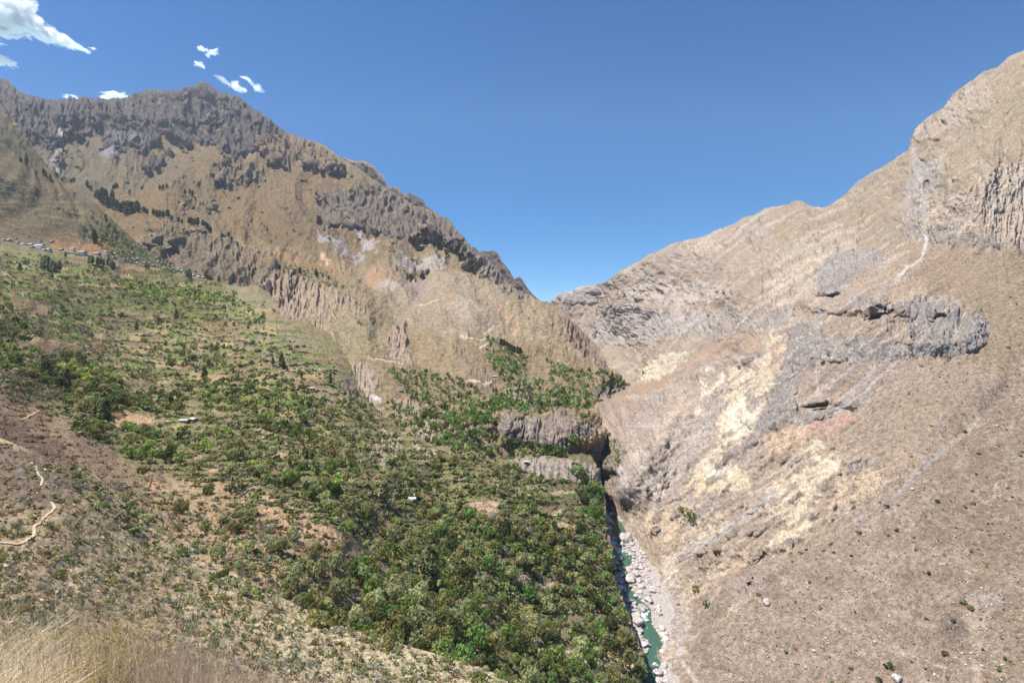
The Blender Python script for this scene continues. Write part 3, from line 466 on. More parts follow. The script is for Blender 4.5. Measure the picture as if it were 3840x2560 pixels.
def relief5(L):
    p = Paint(L, C(178, 154, 130)); u, v = L.U, L.V
    p.blend(p.mask([(2050, 1000), (2900, 700), (3100, 700), (3000, 1000), (2700, 1200), (2300, 1500), (2050, 1300)], 60, 40), C(176, 156, 134))
    p.blend(p.mask([(2900, 700), (3400, 500), (4400, -200), (4400, 900), (3500, 900), (3200, 1000), (2900, 900)], 50, 60), C(168, 149, 120))
    p.blend(p.mask([(2300, 1520), (2560, 1350), (2900, 1180), (2960, 1200), (2760, 1330), (2500, 1480), (2320, 1560)], 24, 16), C(180, 150, 122))
    # gullied grey rock above the river
    p.blend(p.mask([(2280, 1600), (2600, 1420), (2760, 1330), (2900, 1500), (2860, 1800), (2600, 1950), (2400, 1980), (2290, 1850)], 50, 40), C(184, 164, 146), 0.35)
    p.blend(p.mask([(2120, 1700), (2300, 1640), (2330, 1720), (2290, 1850), (2240, 1840)], 14, 14), C(164, 146, 126), 0.8)
    # right hand near slope
    smooth_s = [(3560, 990), (3840, 945), (4400, 900), (4400, 1500), (3700, 1600), (3500, 1760), (3330, 1760), (3330, 1400), (3740, 1300), (3600, 1100)]
    near_s = [(4400, 900), (3840, 1300), (3790, 1440), (3560, 1640), (3300, 1850), (3080, 2000), (2880, 2080), (2700, 2180), (2560, 2330), (2560, 2800), (4400, 2800)]
    p.blend(p.mask(near_s, 40, 30), C(168, 146, 126))
    p.blend(p.mask([(4400, 1200), (3700, 1500), (3500, 1750), (3400, 2000), (3600, 2800), (4400, 2800)], 120, 80), C(158, 136, 114))
    p.blend(p.mask([(3300, 1380), (3600, 1300), (3700, 1450), (3560, 1620), (3300, 1700), (3150, 1640), (3180, 1480)], 40, 40), C(166, 144, 122))
    p.blend(p.mask([(3400, 930), (3840, 930), (4400, 950), (4400, 1400), (3700, 1400), (3500, 1200)], 50, 50), C(162, 139, 112))
    # grey cliff bands
    GR = C(158, 149, 142)
    p.blend(p.mask([(2953, 1223), (2993, 1196), (3064, 1205), (3130, 1150), (3243, 1120), (3400, 1130), (3560, 1135), (3734, 1232), (3654, 1330), (3448, 1332), (3404, 1357), (3279, 1360), (3136, 1368), (3127, 1411), (3002, 1429), (2975, 1500), (3002, 1550), (3150, 1536), (3100, 1580), (3011, 1607), (2939, 1580), (2886, 1638), (2837, 1616), (2868, 1500), (2904, 1393), (2948, 1312)], 9, 14, 8), GR, 1.0)
    p.blend(p.mask([(3060, 1180), (3200, 1150), (3400, 1180), (3420, 1270), (3300, 1290), (3100, 1260)], 20, 24), C(172, 148, 126), 0.5)
    p.blend(p.mask([(3000, 1370), (3250, 1360), (3500, 1340), (3440, 1480), (3200, 1480), (3000, 1480)], 20, 30), C(168, 146, 126), 0.25)
    p.blend(p.mask([(3380, 700), (3450, 590), (3560, 600), (3500, 700), (3460, 860), (3390, 900)], 12, 20), C(172, 160, 148), 1.0)
    p.blend(p.mask([(3440, 740), (3600, 730), (3730, 640), (3800, 600), (4400, 500), (4400, 900), (3840, 932), (3640, 920), (3460, 870)], 12, 22, 14), C(192, 172, 150), 1.0)
    p.blend(p.mask([(3420, 860), (3640, 880), (3840, 925), (3700, 925), (3450, 900)], 10, 16), C(158, 146, 134), 1.0)
    p.blend(p.mask([(2890, 1060), (2920, 960), (3000, 900), (3150, 850), (3230, 860), (3200, 980), (3060, 1100), (2960, 1170), (2900, 1170)], 14, 26, 14), C(192, 174, 150), 1.0)
    p.blend(p.mask([(3060, 1000), (3120, 940), (3260, 930), (3340, 960), (3200, 1040), (3160, 1100), (3070, 1110)], 12, 22), C(166, 156, 148), 1.0)
    p.blend(p.mask([(2640, 1190), (2720, 1160), (2880, 1170), (2980, 1180), (2900, 1230), (2760, 1260), (2660, 1280)], 12, 20), C(170, 156, 142), 0.9)
    p.blend(p.mask([(2235, 1160), (2290, 1140), (2400, 1150), (2560, 1160), (2700, 1180), (2660, 1240), (2520, 1260), (2380, 1290), (2260, 1292), (2230, 1270)], 8, 10, 8), C(176, 164, 154), 1.0)
    p.blend(p.mask([(2075, 1120), (2230, 1060), (2310, 1040), (2260, 1110), (2150, 1140), (2120, 1180)], 8, 12), C(168, 154, 148), 1.0)
    p.blend(p.mask([(2340, 1080), (2500, 1060), (2700, 1050), (2760, 1110), (2560, 1140), (2380, 1130)], 8, 30, 20), C(190, 174, 156), 0.8)
    p.blend(p.mask([(2570, 910), (2680, 900), (2720, 940), (2600, 960)], 10, 24, 14), C(192, 168, 146), 0.8)
    p.blend(p.mask([(3420, 500), (3560, 400), (3680, 290), (3740, 350), (3600, 470), (3500, 520)], 12, 30, 16), C(186, 166, 144), 0.9)
    p.blend(p.mask([(3440, 470), (3520, 410), (3560, 430), (3540, 490), (3430, 545)], 10, 14), C(182, 160, 140), 1.0)
    # sulphur coloured cliffs
    YE, PA = C(226, 205, 170), C(234, 221, 194)
    LO = C(216, 188, 152)
    for pl, c, r in [([(2886, 1259), (2944, 1268), (2953, 1304), (2913, 1384), (2890, 1464), (2859, 1536), (2837, 1607), (2779, 1661), (2707, 1714), (2654, 1750), (2618, 1768), (2654, 1696), (2707, 1661), (2698, 1571), (2716, 1500), (2698, 1473), (2734, 1420), (2743, 1375), (2814, 1384), (2832, 1357), (2868, 1295)], YE, .6), ([(2900, 1250), (2950, 1262), (2955, 1310), (2925, 1390), (2895, 1440), (2890, 1370), (2900, 1300)], C(220, 180, 144), .6),
                     ([(2720, 1540), (2800, 1500), (2860, 1500), (2830, 1600), (2770, 1655), (2720, 1640)], PA, .4), ([(2654, 1402), (2707, 1393), (2689, 1446), (2654, 1500), (2618, 1536), (2600, 1571), (2618, 1482)], PA, .5), ([(2540, 1350), (2560, 1310), (2520, 1390), (2400, 1430), (2430, 1390), (2500, 1340)], PA, .5), ([(2380, 1400), (2480, 1340), (2560, 1300), (2610, 1310), (2520, 1380), (2430, 1436)], YE, .4),
                     ([(2850, 1643), (2957, 1592), (3029, 1607), (3110, 1600), (3060, 1640), (2970, 1680), (2930, 1720), (2880, 1700)], C(218, 184, 146), .5), ([(3100, 1598), (3154, 1556), (3207, 1565), (3136, 1610)], C(206, 152, 122), .4), ([(3040, 1588), (3090, 1578), (3110, 1600), (3060, 1612)], C(204, 158, 134), .4), ([(2957, 1759), (2975, 1696), (3029, 1643), (3109, 1625), (3064, 1679), (3029, 1741), (2984, 1768)], YE, .5),
                     ([(3029, 1750), (3100, 1714), (3154, 1705), (3136, 1759), (3100, 1800)], PA, .4), ([(2963, 1720), (3137, 1706), (3137, 1766), (3094, 1815), (3083, 1869), (3050, 1924), (3028, 1967), (2963, 2027), (2870, 2060), (2898, 2011), (2941, 1967), (2898, 1935), (2865, 1886), (2865, 1837), (2909, 1799)], YE, .5), ([(3137, 1766), (3213, 1777), (3306, 1750), (3322, 1793), (3268, 1837), (3203, 1886), (3137, 1913), (3094, 1935), (3137, 1837)], LO, .5),
                     ([(2560, 1788), (2631, 1750), (2740, 1739), (2821, 1777), (2816, 1848), (2712, 1853), (2614, 1848), (2560, 1864)], C(226, 202, 162), .3), ([(2640, 1760), (2760, 1745), (2740, 1790), (2650, 1800)], PA, .3), ([(2420, 1930), (2560, 1880), (2640, 1900), (2560, 2000), (2480, 2050), (2430, 2000)], LO, .3), ([(2560, 2000), (2700, 1900), (2740, 1960), (2600, 2060), (2540, 2100)], C(212, 188, 156), .3),
                     ([(2560, 2200), (2720, 2060), (2820, 2060), (2700, 2160), (2600, 2260)], C(210, 182, 150), .3), ([(2480, 2080), (2560, 2060), (2540, 2200), (2500, 2260)], C(216, 198, 178), .2), ([(2500, 2260), (2600, 2200), (2580, 2400), (2520, 2560), (2620, 2640), (2500, 2640)], C(202, 184, 162), .3), ([(2380, 1700), (2460, 1600), (2560, 1480), (2600, 1500), (2500, 1620), (2420, 1720)], C(204, 180, 154), .4), ([(2420, 1840), (2500, 1740), (2560, 1780), (2480, 1880)], C(202, 186, 168), .4)]:
        p.blend(p.mask(pl, 9, 20, 14) * 0.82, c, r)
    rib = sstep(0.02, 0.30, fbm((u * 0.60 + v * 0.80) / 26, (u * 0.80 - v * 0.60) / 95, 4, 130, .55)) * p.mask([(2400, 1800), (2600, 1400), (2960, 1240), (3000, 1560), (3240, 1700), (3200, 1900), (2900, 2100), (2600, 2200), (2450, 2000)], 50, 30)
    rib = rib * sstep(-.6, -.05, fbm(u / 90, v / 90, 3, 133)); p.blend(rib * 0.8, C(160, 145, 130), 0.7)
    p.blend(p.mask([(3110, 1600), (3180, 1550), (3210, 1580), (3130, 1620)], 8, 10), C(200, 156, 130), .4)
    p.blend(p.mask([(3040, 1600), (3110, 1585), (3120, 1620), (3040, 1640)], 8, 12), C(198, 160, 138), .4)
    gb = sstep(.0, .3, fbm(u / 60, v / 34, 5, 191, .6)) * p.rock * p.mask([(2850, 1080), (3560, 1100), (3720, 1200), (3700, 1300), (3240, 1560), (2950, 1640), (2820, 1660)], 20, 20)
    p.blend(gb * .35, C(174, 152, 130)); gb = sstep(.05, .3, fbm(u / 44, v / 70, 5, 193, .6)) * p.mask([(2850, 1080), (3560, 1100), (3720, 1200), (3240, 1560), (2820, 1660)], 20, 20); p.blend(gb * .5, C(190, 180, 172))
    # scree chutes, pale slides
    for q, w, c in [([(3270, 1390), (3220, 1440), (3180, 1500), (3150, 1540)], 16, (176, 166, 162)), ([(3330, 1380), (3260, 1460), (3230, 1510)], 7, (172, 160, 152)), ([(3475, 890), (3462, 940), (3450, 985), (3400, 1020), (3350, 1060)], 6, (214, 204, 196)), ([(3350, 1060), (3300, 1110), (3240, 1160)], 10, (178, 160, 144)),
                    ([(3680, 1540), (3600, 1610), (3500, 1690)], 8, (180, 166, 152)), ([(3500, 1690), (3440, 1740), (3360, 1820), (3260, 1890), (3200, 1930)], 11, (172, 162, 156)), ([(3650, 2230), (3660, 2350), (3655, 2450), (3665, 2560)], 14, (190, 168, 146)), ([(3740, 2240), (3700, 2330), (3665, 2400)], 14, (184, 164, 142)), ([(3640, 2250), (3650, 2400)], 12, (178, 158, 138)),
                    ([(2640, 2280), (2700, 2210), (2780, 2170)], 10, (196, 176, 156)), ([(2570, 2400), (2700, 2330), (2800, 2240)], 10, (196, 174, 150)), ([(2860, 2500), (2880, 2480), (2900, 2460)], 10, (198, 180, 160)), ([(2400, 1830), (2500, 1760), (2620, 1660), (2700, 1520)], 14, (186, 174, 164)), ([(2560, 2080), (2700, 2000), (2820, 1920), (2900, 1850)], 16, (186, 176, 168)),
                    ([(3500, 1560), (3480, 1620), (3440, 1700)], 6, (178, 150, 124)), ([(3425, 560), (3450, 700), (3480, 800)], 10, (176, 166, 156)), ([(2320, 1760), (2345, 1820), (2360, 1880)], 14, (202, 192, 186)), ([(2620, 2560), (2560, 2480), (2540, 2400)], 8, (206, 194, 184))]:
        p.blend(p.stroke(q, w, w * .7, 10) * .9, C(*c))
    # animal tracks over the near slope: thin pale lines that braid
    nm = p.mask(near_s, 60, 20)
    tr = np.exp(-(gnoise(u / 75 + .6 * p.w3, (v - .33 * u) / 17 + .5 * p.w1, 101) / 0.045) ** 2) * sstep(-.1, .25, fbm(u / 240, v / 190, 3, 105))
    tr2 = np.exp(-(gnoise(u / 52, (v + .45 * u) / 24 + .5 * p.w1, 111) / 0.04) ** 2) * sstep(.05, .35, fbm(u / 200, v / 170, 3, 115))
    p.blend(np.clip(tr + tr2, 0, 1) * nm * .9, C(216, 194, 166))
    for q in ([(3290, 2400), (3370, 2430), (3440, 2470), (3520, 2500), (3590, 2510), (3640, 2505), (3700, 2510), (3840, 2555)], [(3080, 2050), (3150, 2100), (3220, 2130), (3280, 2160), (3340, 2190)], [(3070, 2300), (3140, 2330), (3190, 2370), (3300, 2410)], [(2640, 2105), (2700, 2100), (2760, 2105)]):
        p.blend(p.stroke(q, 3, 2.5, 6) * .8, C(206, 180, 150))
    p.blend(p.mask([(3630, 2220), (3690, 2210), (3770, 2215), (3760, 2260), (3700, 2270), (3640, 2250)], 10, 16), C(188, 172, 158), 1.0)
    p.blend(p.mask([(3540, 2330), (3600, 2310), (3630, 2380), (3560, 2400)], 16, 20), C(140, 126, 112), .8)
    p.blend(p.mask([(2700, 2180), (2880, 2140), (2900, 2230), (2760, 2250)], 20, 26), C(178, 158, 142), .7)
    p.blend(p.mask([(2520, 2210), (2570, 2320), (2560, 2420), (2510, 2400), (2500, 2300)], 12, 12), C(186, 170, 158), .9)
    s1 = L.lic(4, 20, 2); s2 = L.lic(2, 16, 12); s3 = L.lic(9, 12, 22); s0 = L.lic(1, 12, 42)
    g = fbm(u / 8, v / 5, 4, 40); g2 = fbm(u / 44, v / 24, 4, 44); g3 = fbm(u / 200, v / 120, 3, 46)
    nm2 = np.maximum(nm, p.mask(smooth_s, 50, 30)); mid = (1 - nm2) * sstep(4000, 3300, u); sa = L.lic(5, 24, 72); sb = L.lic(3, 26, 75); s5 = L.lic(16, 10, 62)
    p.blend(sstep(.35, 1.3, sa) * .45 * mid, C(158, 144, 132)); p.blend(sstep(.5, 1.6, -sb) * .45 * mid, C(206, 192, 176)); p.blend(sstep(.8, 1.8, sb) * .35 * mid, C(150, 132, 116))
    n4 = fbm(u / 120, v / 80, 5, 211); p.blend(nm * sstep(.08, .35, n4) * .5, C(146, 126, 104)); p.blend(nm * sstep(.08, .35, -n4) * .45, C(184, 166, 148)); p.blend(nm * sstep(.25, .45, fbm(u / 40, v / 30, 4, 215)) * .5, C(150, 142, 134))
    far = sstep(1300, 1000, v) * sstep(3400, 3000, u) + sstep(900, 700, v) * sstep(3000, 3400, u)
    oc = sstep(0.16, 0.34, fbm(u / 46, (v + .25 * u) / 17, 5, 90, .62) + 0.2 * fbm(u / 180, v / 90, 2, 91)) * np.clip(far, 0, 1) * (1 - p.rock)
    p.blend(oc * 0.8, C(190, 174, 154), .8)
    org = sstep(.1, .4, fbm(u / 60, v / 24, 4, 97)) * np.clip(far, 0, 1) * (1 - p.rock); p.blend(org * .55, C(184, 152, 122))
    k = 1 - nm2 * .5
    c = p.c * (1 + 0.20 * np.clip(g * 1.6, -1, 1) + (0.04 * s2 + 0.035 * s1 + 0.03 * s0) * k + 0.10 * g2 + 0.05 * g3)[..., None]
    c *= 1 + np.clip(g2 * 1.4, -1, 1)[..., None] * np.array([0.05, 0.0, -0.06])
    c = c + (C(118, 98, 76) - c) * (nm * sstep(.12, .5, fbm(u / 13, v / 8, 4, 77)) * .5)[..., None]
    c = c + (C(150, 140, 84) - c) * (sstep(.25, .5, fbm(u / 55, v / 30, 4, 78)) * .45 * p.mask([(3100, 1350), (3700, 1300), (3500, 1700), (3150, 2000), (2600, 2500), (2600, 2250)], 80, 60))[..., None]
    fl = flutes(L, 15, 130, 80); fl2 = ridged(u / 52 + .4 * p.w3, v / 150, 3, 85); sm = ridged(u / 11, v / 16, 3, 88)
    c *= (1 + 0.10 * p.rock * np.clip(fl, -1, 1))[..., None]
    k2 = (1 - nm2 * .9) * (.4 + .6 * sstep(-.3, .5, g2)); rf = ridged(u / 42 + .5 * p.w3, v / 34, 5, 61, .6) - .5; d = (0.0008 * s1 + 0.0005 * s2) * k2 * (1 - .5 * p.rock) + 0.0014 * s3 * k2 + .0042 * s5 * (1 - nm2) * (1 - sstep(1750, 1850, v) * sstep(2660, 2500, u)) + .0012 * sa * mid + 0.0045 * rf * (1 - .8 * nm2) + p.rock * (0.0042 * fl + 0.010 * (fl2 - .5) + 0.0026 * (sm - .5)) + 0.006 * fbm(u / 130, v / 110, 4, 60) + 0.0008 * g + nm * .0008 * fbm(u / 18, v / 12, 3, 66)
    d = d + rib * 0.004 - p.rock * .0045 * ridged(u / 24 + .4 * p.w3, v / 36, 3, 171) ** 5
    cm = 0
    for pl in ([(3440, 740), (3600, 730), (3730, 640), (3800, 600), (4300, 500), (4300, 930), (3840, 932), (3640, 920), (3460, 870)], [(2235, 1150), (2560, 1155), (2700, 1180), (2660, 1250), (2380, 1300), (2240, 1300)], [(2890, 1060), (2920, 960), (3000, 900), (3150, 850), (3230, 860), (3200, 980), (3060, 1110), (2900, 1180)],
               [(2960, 1230), (3080, 1225), (3300, 1250), (3520, 1270), (3500, 1340), (3080, 1350), (2970, 1340)], [(3380, 700), (3450, 600), (3500, 700), (3460, 860), (3390, 900)], [(3060, 960), (3300, 960), (3200, 1060), (3060, 1110)]): cm = np.maximum(cm, p.mask(pl, 10, 12))
    cf = ridged((u + .10 * v) / 11 + .25 * p.w1, v / 150, 2, 181); d = d + cm * (.0032 * (cf - .5) - .003 * (ridged(u / 34, v / 190, 2, 185) ** 4)); c = c * (1 + cm * .16 * (cf - .55))[..., None]
    d = d - 0.014 * np.exp(-(boxed(curvedist, GULLY, u, v, 200, 999) / 42) ** 2)
    bands = [([(2235, 1158), (2300, 1140), (2400, 1152), (2560, 1160), (2700, 1185)], [(2235, 1290), (2300, 1296), (2400, 1290), (2560, 1262), (2700, 1240)], .022, 60), ([(2900, 1000), (2960, 920), (3100, 870), (3230, 855)], [(2900, 1150), (2960, 1150), (3100, 1060), (3230, 960)], .022, 70),
             ([(3430, 745), (3600, 728), (3720, 650), (3800, 610), (4290, 480)], [(3430, 870), (3600, 905), (3720, 925), (3800, 930), (4290, 940)], .028, 90), ([(2960, 1260), (3080, 1240), (3300, 1262), (3500, 1290), (3660, 1270)], [(2960, 1330), (3080, 1345), (3300, 1345), (3500, 1335), (3660, 1330)], .018, 60),
             ([(3060, 990), (3150, 960), (3300, 970)], [(3060, 1110), (3150, 1100), (3300, 1040)], .015, 50), ([(2990, 1140), (3150, 1165), (3300, 1150), (3420, 1180)], [(2990, 1170), (3150, 1185), (3300, 1185), (3420, 1215)], .02, 30), ([(3000, 1510), (3150, 1500), (3240, 1530)], [(3000, 1545), (3150, 1525), (3240, 1560)], .015, 30)]
    ray = 0
    ph = (-v - .12 * u) / 62 + 1.2 * gnoise(u / 150, v / 120, 141) + .5 * gnoise(u / 40, v / 50, 142); s_ = ph - np.floor(ph); saw = (sstep(.72, 1, s_) - s_) * (.3 + .7 * sstep(-.2, .3, gnoise(u / 70, v / 50, 143)))
    ray = ray + .012 * saw * np.clip(far + .6 * p.rock, 0, 1) * (1 - nm2) * sstep(0, 40, v - L.vt[None]) * (1 - .8 * cm)
    for bnd in bands: ray = ray + band(L, *bnd)[0]
    # overhangs: dark mouths under the ledges
    for pl, a in [([(3250, 1180), (3300, 1165), (3350, 1160), (3420, 1195), (3400, 1200), (3340, 1180), (3270, 1188)], .014), ([(3488, 525), (3510, 520), (3528, 525), (3520, 540), (3492, 540)], .02), ([(3100, 1325), (3124, 1330), (3122, 1400), (3108, 1410), (3112, 1370)], .018), ([(3055, 1110), (3090, 1108), (3150, 1098), (3152, 1104), (3060, 1120)], .015), ([(3500, 1180), (3540, 1176), (3545, 1186), (3505, 1188)], .012),
                  ([(2995, 1528), (3030, 1520), (3100, 1505), (3100, 1512), (3020, 1535)], .011), ([(3265, 1238), (3285, 1234), (3282, 1250), (3262, 1252)], .015), ([(3340, 1210), (3360, 1208), (3360, 1216), (3340, 1218)], .012), ([(3465, 680), (3485, 675), (3480, 705), (3460, 700)], .02), ([(2800, 2184), (2820, 2180), (2822, 2196), (2804, 2198)], .01)]:
        m = p.mask(pl, 3.5, 5, 4); ray = ray + a * m; p.rock = np.maximum(p.rock, m); c += (C(150, 132, 120) - c) * (m * .6)[..., None]
    top_f = sstep(0, 24, v - L.vt[None]) * .85 + .15; gm = c.mean(-1, keepdims=True) * np.array([1.06, .99, .95]); c = (c * .82 + gm * .18) * (.90 - .07 * nm[..., None])
    return dict(disp=d * top_f, ray=ray, color=c * ALB, rock=p.rock)
wall = make_layer('canyon_wall', 2010, 4260, top5, bot5, y5, relief5, WALL_M, skirt=(1.0, 20), jag=lambda u: 2.2 * gnoise(u / 8, u * 0, 5) + 4 * gnoise(u / 40, u * 0, 6))
# ------------------------------------------------------------------ riverbed and river
RZ = -200.0
def wedge(rows, u, v):
    r = np.array(rows, float); l = np.interp(v, r[:, 0], r[:, 1]); h = np.interp(v, r[:, 0], r[:, 2]); return np.minimum(u - l, h - u)
WATER = [(1840, 2262, 2284), (1886, 2258, 2284), (1900, 2252, 2286), (1925, 2262, 2296), (1950, 2277, 2309), (1970, 2284, 2324), (1989, 2285, 2338), (2004, 2286, 2326), (2018, 2286, 2312), (2040, 2288, 2310), (2060, 2294, 2322), (2075, 2304, 2346), (2091, 2313, 2357), (2110, 2308, 2355), (2130, 2294, 2344), (2150, 2300, 2338),
         (2168, 2304, 2342), (2190, 2312, 2344), (2207, 2316, 2352), (2226, 2322, 2366), (2246, 2338, 2390), (2262, 2366, 2408), (2280, 2386, 2424), (2300, 2398, 2428), (2314, 2404, 2426), (2343, 2410, 2445), (2365, 2408, 2460), (2381, 2405, 2470), (2410, 2432, 2484), (2430, 2440, 2484), (2449, 2420, 2480), (2478, 2402, 2480), (2500, 2398, 2474), (2517, 2396, 2460), (2556, 2386, 2459), (2620, 2376, 2460), (2720, 2360, 2460)]
WATER = [(a_, b_ + (5 if 1930 < a_ < 2270 else 0), c_ + (14 if 1930 < a_ < 2330 else 4)) for a_, b_, c_ in WATER]
BED_M = terrain_mat('river_gravel', 0.8, 1.0)
def relief_bed(L):
    p = Paint(L, C(188, 178, 170)); u, v = L.U, L.V; p.rock[:] = .6
    w = wedge(WATER, u + 3 * gnoise(u / 9, v / 9, 4), v); wm = sstep(-3, 4, w); L.wm = wm
    p.blend(wm, C(110, 124, 110)); b = ridged(u / 9, v / 8, 3, 5)
    c = p.c * (1 + .22 * fbm(u / 5, v / 5, 3, 9))[..., None]
    h = (0.35 + .9 * (b - .5)) * (1 - wm) - 2.2 * wm
    return dict(disp=h / L.Y, color=c * ALB, rock=p.rock)
bed = make_layer('riverbed', 2150, 2560, [(2150, 1830), (2560, 1830)], [(2150, 2760), (2560, 2760)], lambda u, v: 1000 * (v - HZ) / (F * -RZ), relief_bed, BED_M, skirt=(0.0, 3))
# water: one flat sheet, its shore is where the bed rises through it
m, nt, b = mat_new('river_water'); L = nt.links.new
at_ = N(nt, 'ShaderNodeAttribute', attribute_name='rock'); tc = N(nt, 'ShaderNodeTexCoord')
n1 = N(nt, 'ShaderNodeTexNoise'); n1.inputs['Scale'].default_value = 0.55; n1.inputs['Detail'].default_value = 6; n1.inputs['Roughness'].default_value = .7; L(tc.outputs['Object'], n1.inputs['Vector'])
ad = N(nt, 'ShaderNodeMath', operation='ADD'); L(at_.outputs['Fac'], ad.inputs[0]); L(n1.outputs[0], ad.inputs[1])
cr = N(nt, 'ShaderNodeValToRGB'); cr.color_ramp.elements[0].position = .78; cr.color_ramp.elements[1].position = 1.02
cr.color_ramp.elements[0].color = (*(C(84, 124, 100) * .55), 1); cr.color_ramp.elements[1].color = (.82, .86, .84, 1); L(ad.outputs[0], cr.inputs[0])
L(cr.outputs[0], b.inputs['Base Color']); b.inputs['Roughness'].default_value = .22; b.inputs['Specular IOR Level'].default_value = .35
bp = N(nt, 'ShaderNodeBump'); bp.inputs['Distance'].default_value = .5; bp.inputs['Strength'].default_value = .6; L(n1.outputs[0], bp.inputs['Height']); L(bp.outputs[0], b.inputs['Normal'])
WATER_M = m
us = np.arange(2200, 2530, 3.0); vs = np.arange(1835, 2740, 3.0); VV, UU = np.meshgrid(vs, us, indexing='ij'); YY = -RZ * F / (VV - HZ)
foam = np.zeros_like(UU)
for (uc, vc, du, dv, a) in [(2275, 1935, 30, 30, .5), (2300, 1958, 8, 12, .25), (2295, 2030, 28, 26, .5), (2325, 2062, 24, 14, .5), (2320, 2165, 26, 26, .5), (2330, 2200, 22, 12, .5), (2405, 2278, 26, 22, .6), (2418, 2308, 14, 22, .4), (2350, 2245, 14, 8, .3), (2450, 2490, 22, 8, .35), (2440, 2400, 6, 30, .12), (2290, 1990, 6, 20, .2), (2450, 2445, 4, 30, .1), (2425, 2350, 8, 10, .3)]:
    foam += a * np.exp(-((UU - uc) / du) ** 2 - ((VV - vc) / dv) ** 2)
wv = np.stack([(UU - 1920) / F * YY, YY, np.full_like(YY, RZ - 0.35) + .12 * gnoise(UU / 6, VV / 4, 3)], -1)
idx = np.arange(UU.size).reshape(UU.shape); fc = np.stack([idx[:-1, :-1], idx[:-1, 1:], idx[1:, 1:], idx[1:, :-1]], -1).reshape(-1, 4)
put('river', new_mesh('river', wv.reshape(-1, 3), fc, None, True, foam.ravel()), WATER_M, kind='structure')
# ------------------------------------------------------------------ labels: where a thing stands, told by things one can find
MARKS = [(0, 2040, 'the pale footpath at the left edge'), (150, 1880, 'the bend of the pale footpath'), (60, 1560, 'the brown spur at the left edge'), (300, 1690, 'the zigzag trails on the brown spur'), (500, 1575, 'the reddish ploughed field'), (705, 1585, 'the two white roofed huts'),
    (200, 1250, 'the terraces under the village'), (420, 1000, 'the long white village building'), (150, 1010, 'the white roofs at the left end of the village'), (620, 1050, 'the right end of the village'), (780, 1440, 'the small stepped dry fields'), (1000, 1250, 'the grey brown terraces above the ravine'),
    (760, 2090, 'the dark gully of the near hillside'), (950, 1850, 'the dry edge of the plateau'), (1250, 2050, 'the dry slope below the plateau'), (1010, 1540, 'the middle of the terraced slope'), (1120, 1700, 'the plateau above the side ravine'), (1380, 1800, 'the small dirt clearing by the ravine'),
    (1545, 1872, 'the small white shed'), (1810, 1900, 'the round pinkish fields'), (2100, 1920, 'the pale oval field'), (2140, 1850, 'the narrow green field by the cliff'), (2060, 1970, 'the dirt track under the fields'), (1610, 2130, 'the tall eucalyptus'), (1340, 2105, 'the small green plot'), (1960, 2290, 'the yellowish grass clearing'),
    (2150, 2120, 'the cactus terraces'), (2070, 2195, 'the pale sandy clearing'), (1760, 2265, 'the dirt patch in the woods'), (2300, 2250, 'the cliff over the river'), (2250, 2440, 'the bare scree beside the river cliff'), (2400, 2520, 'the river corner of the woods'), (1500, 2400, 'the pale cactus hillside'), (1900, 2540, 'the bottom edge of the woods'),
    (2080, 1640, 'the columned bench cliff'), (1700, 1500, 'the lower green bench'), (1900, 1350, 'the green slope under the mountain'), (2250, 1420, 'the far green bench'), (2050, 1780, 'the pale cliff band above the fields'), (430, 2240, 'the left part of the near hillside'), (900, 2350, 'the stony middle of the near hillside'),
    (1250, 2500, 'the bottom centre hillside'), (300, 2450, 'the blond grass in the corner'), (3700, 1150, 'the upper right brown slope'), (3700, 1700, 'the brown slope at the right edge'), (3400, 2000, 'the middle of the brown slope'), (3000, 2150, 'the lower end of the grey scree chute'), (3650, 2260, 'the rocky scar at the right'), (3200, 2450, 'the braided animal tracks'), (2800, 2450, 'the river end of the brown slope'),
    (2900, 1950, 'the yellow cliff foot'), (250, 700, 'the grassy ridge above the village'), (430, 780, 'the dark pine grove in the hanging valley'), (620, 840, 'the line of trees on the gorge rim'), (1200, 1050, 'the strip of green on the gorge rim')]
MK = np.array([m[:2] for m in MARKS], float)
def where(u, v):
    d = (MK - [u, v]); k = int(np.argmin((d ** 2).sum(1))); du, dv = u - MK[k, 0], v - MK[k, 1]
    if math.hypot(du, dv) < 45: w = 'beside'
    elif abs(du) > 1.4 * abs(dv): w = 'right of' if du > 0 else 'left of'
    else: w = 'below' if dv > 0 else 'above'
    return w + ' ' + MARKS[k][2]
def label(o, text, cat, group=None):

    o['label'] = ' '.join(text.split()[:16]); o['category'] = cat
    if group: o['group'] = group
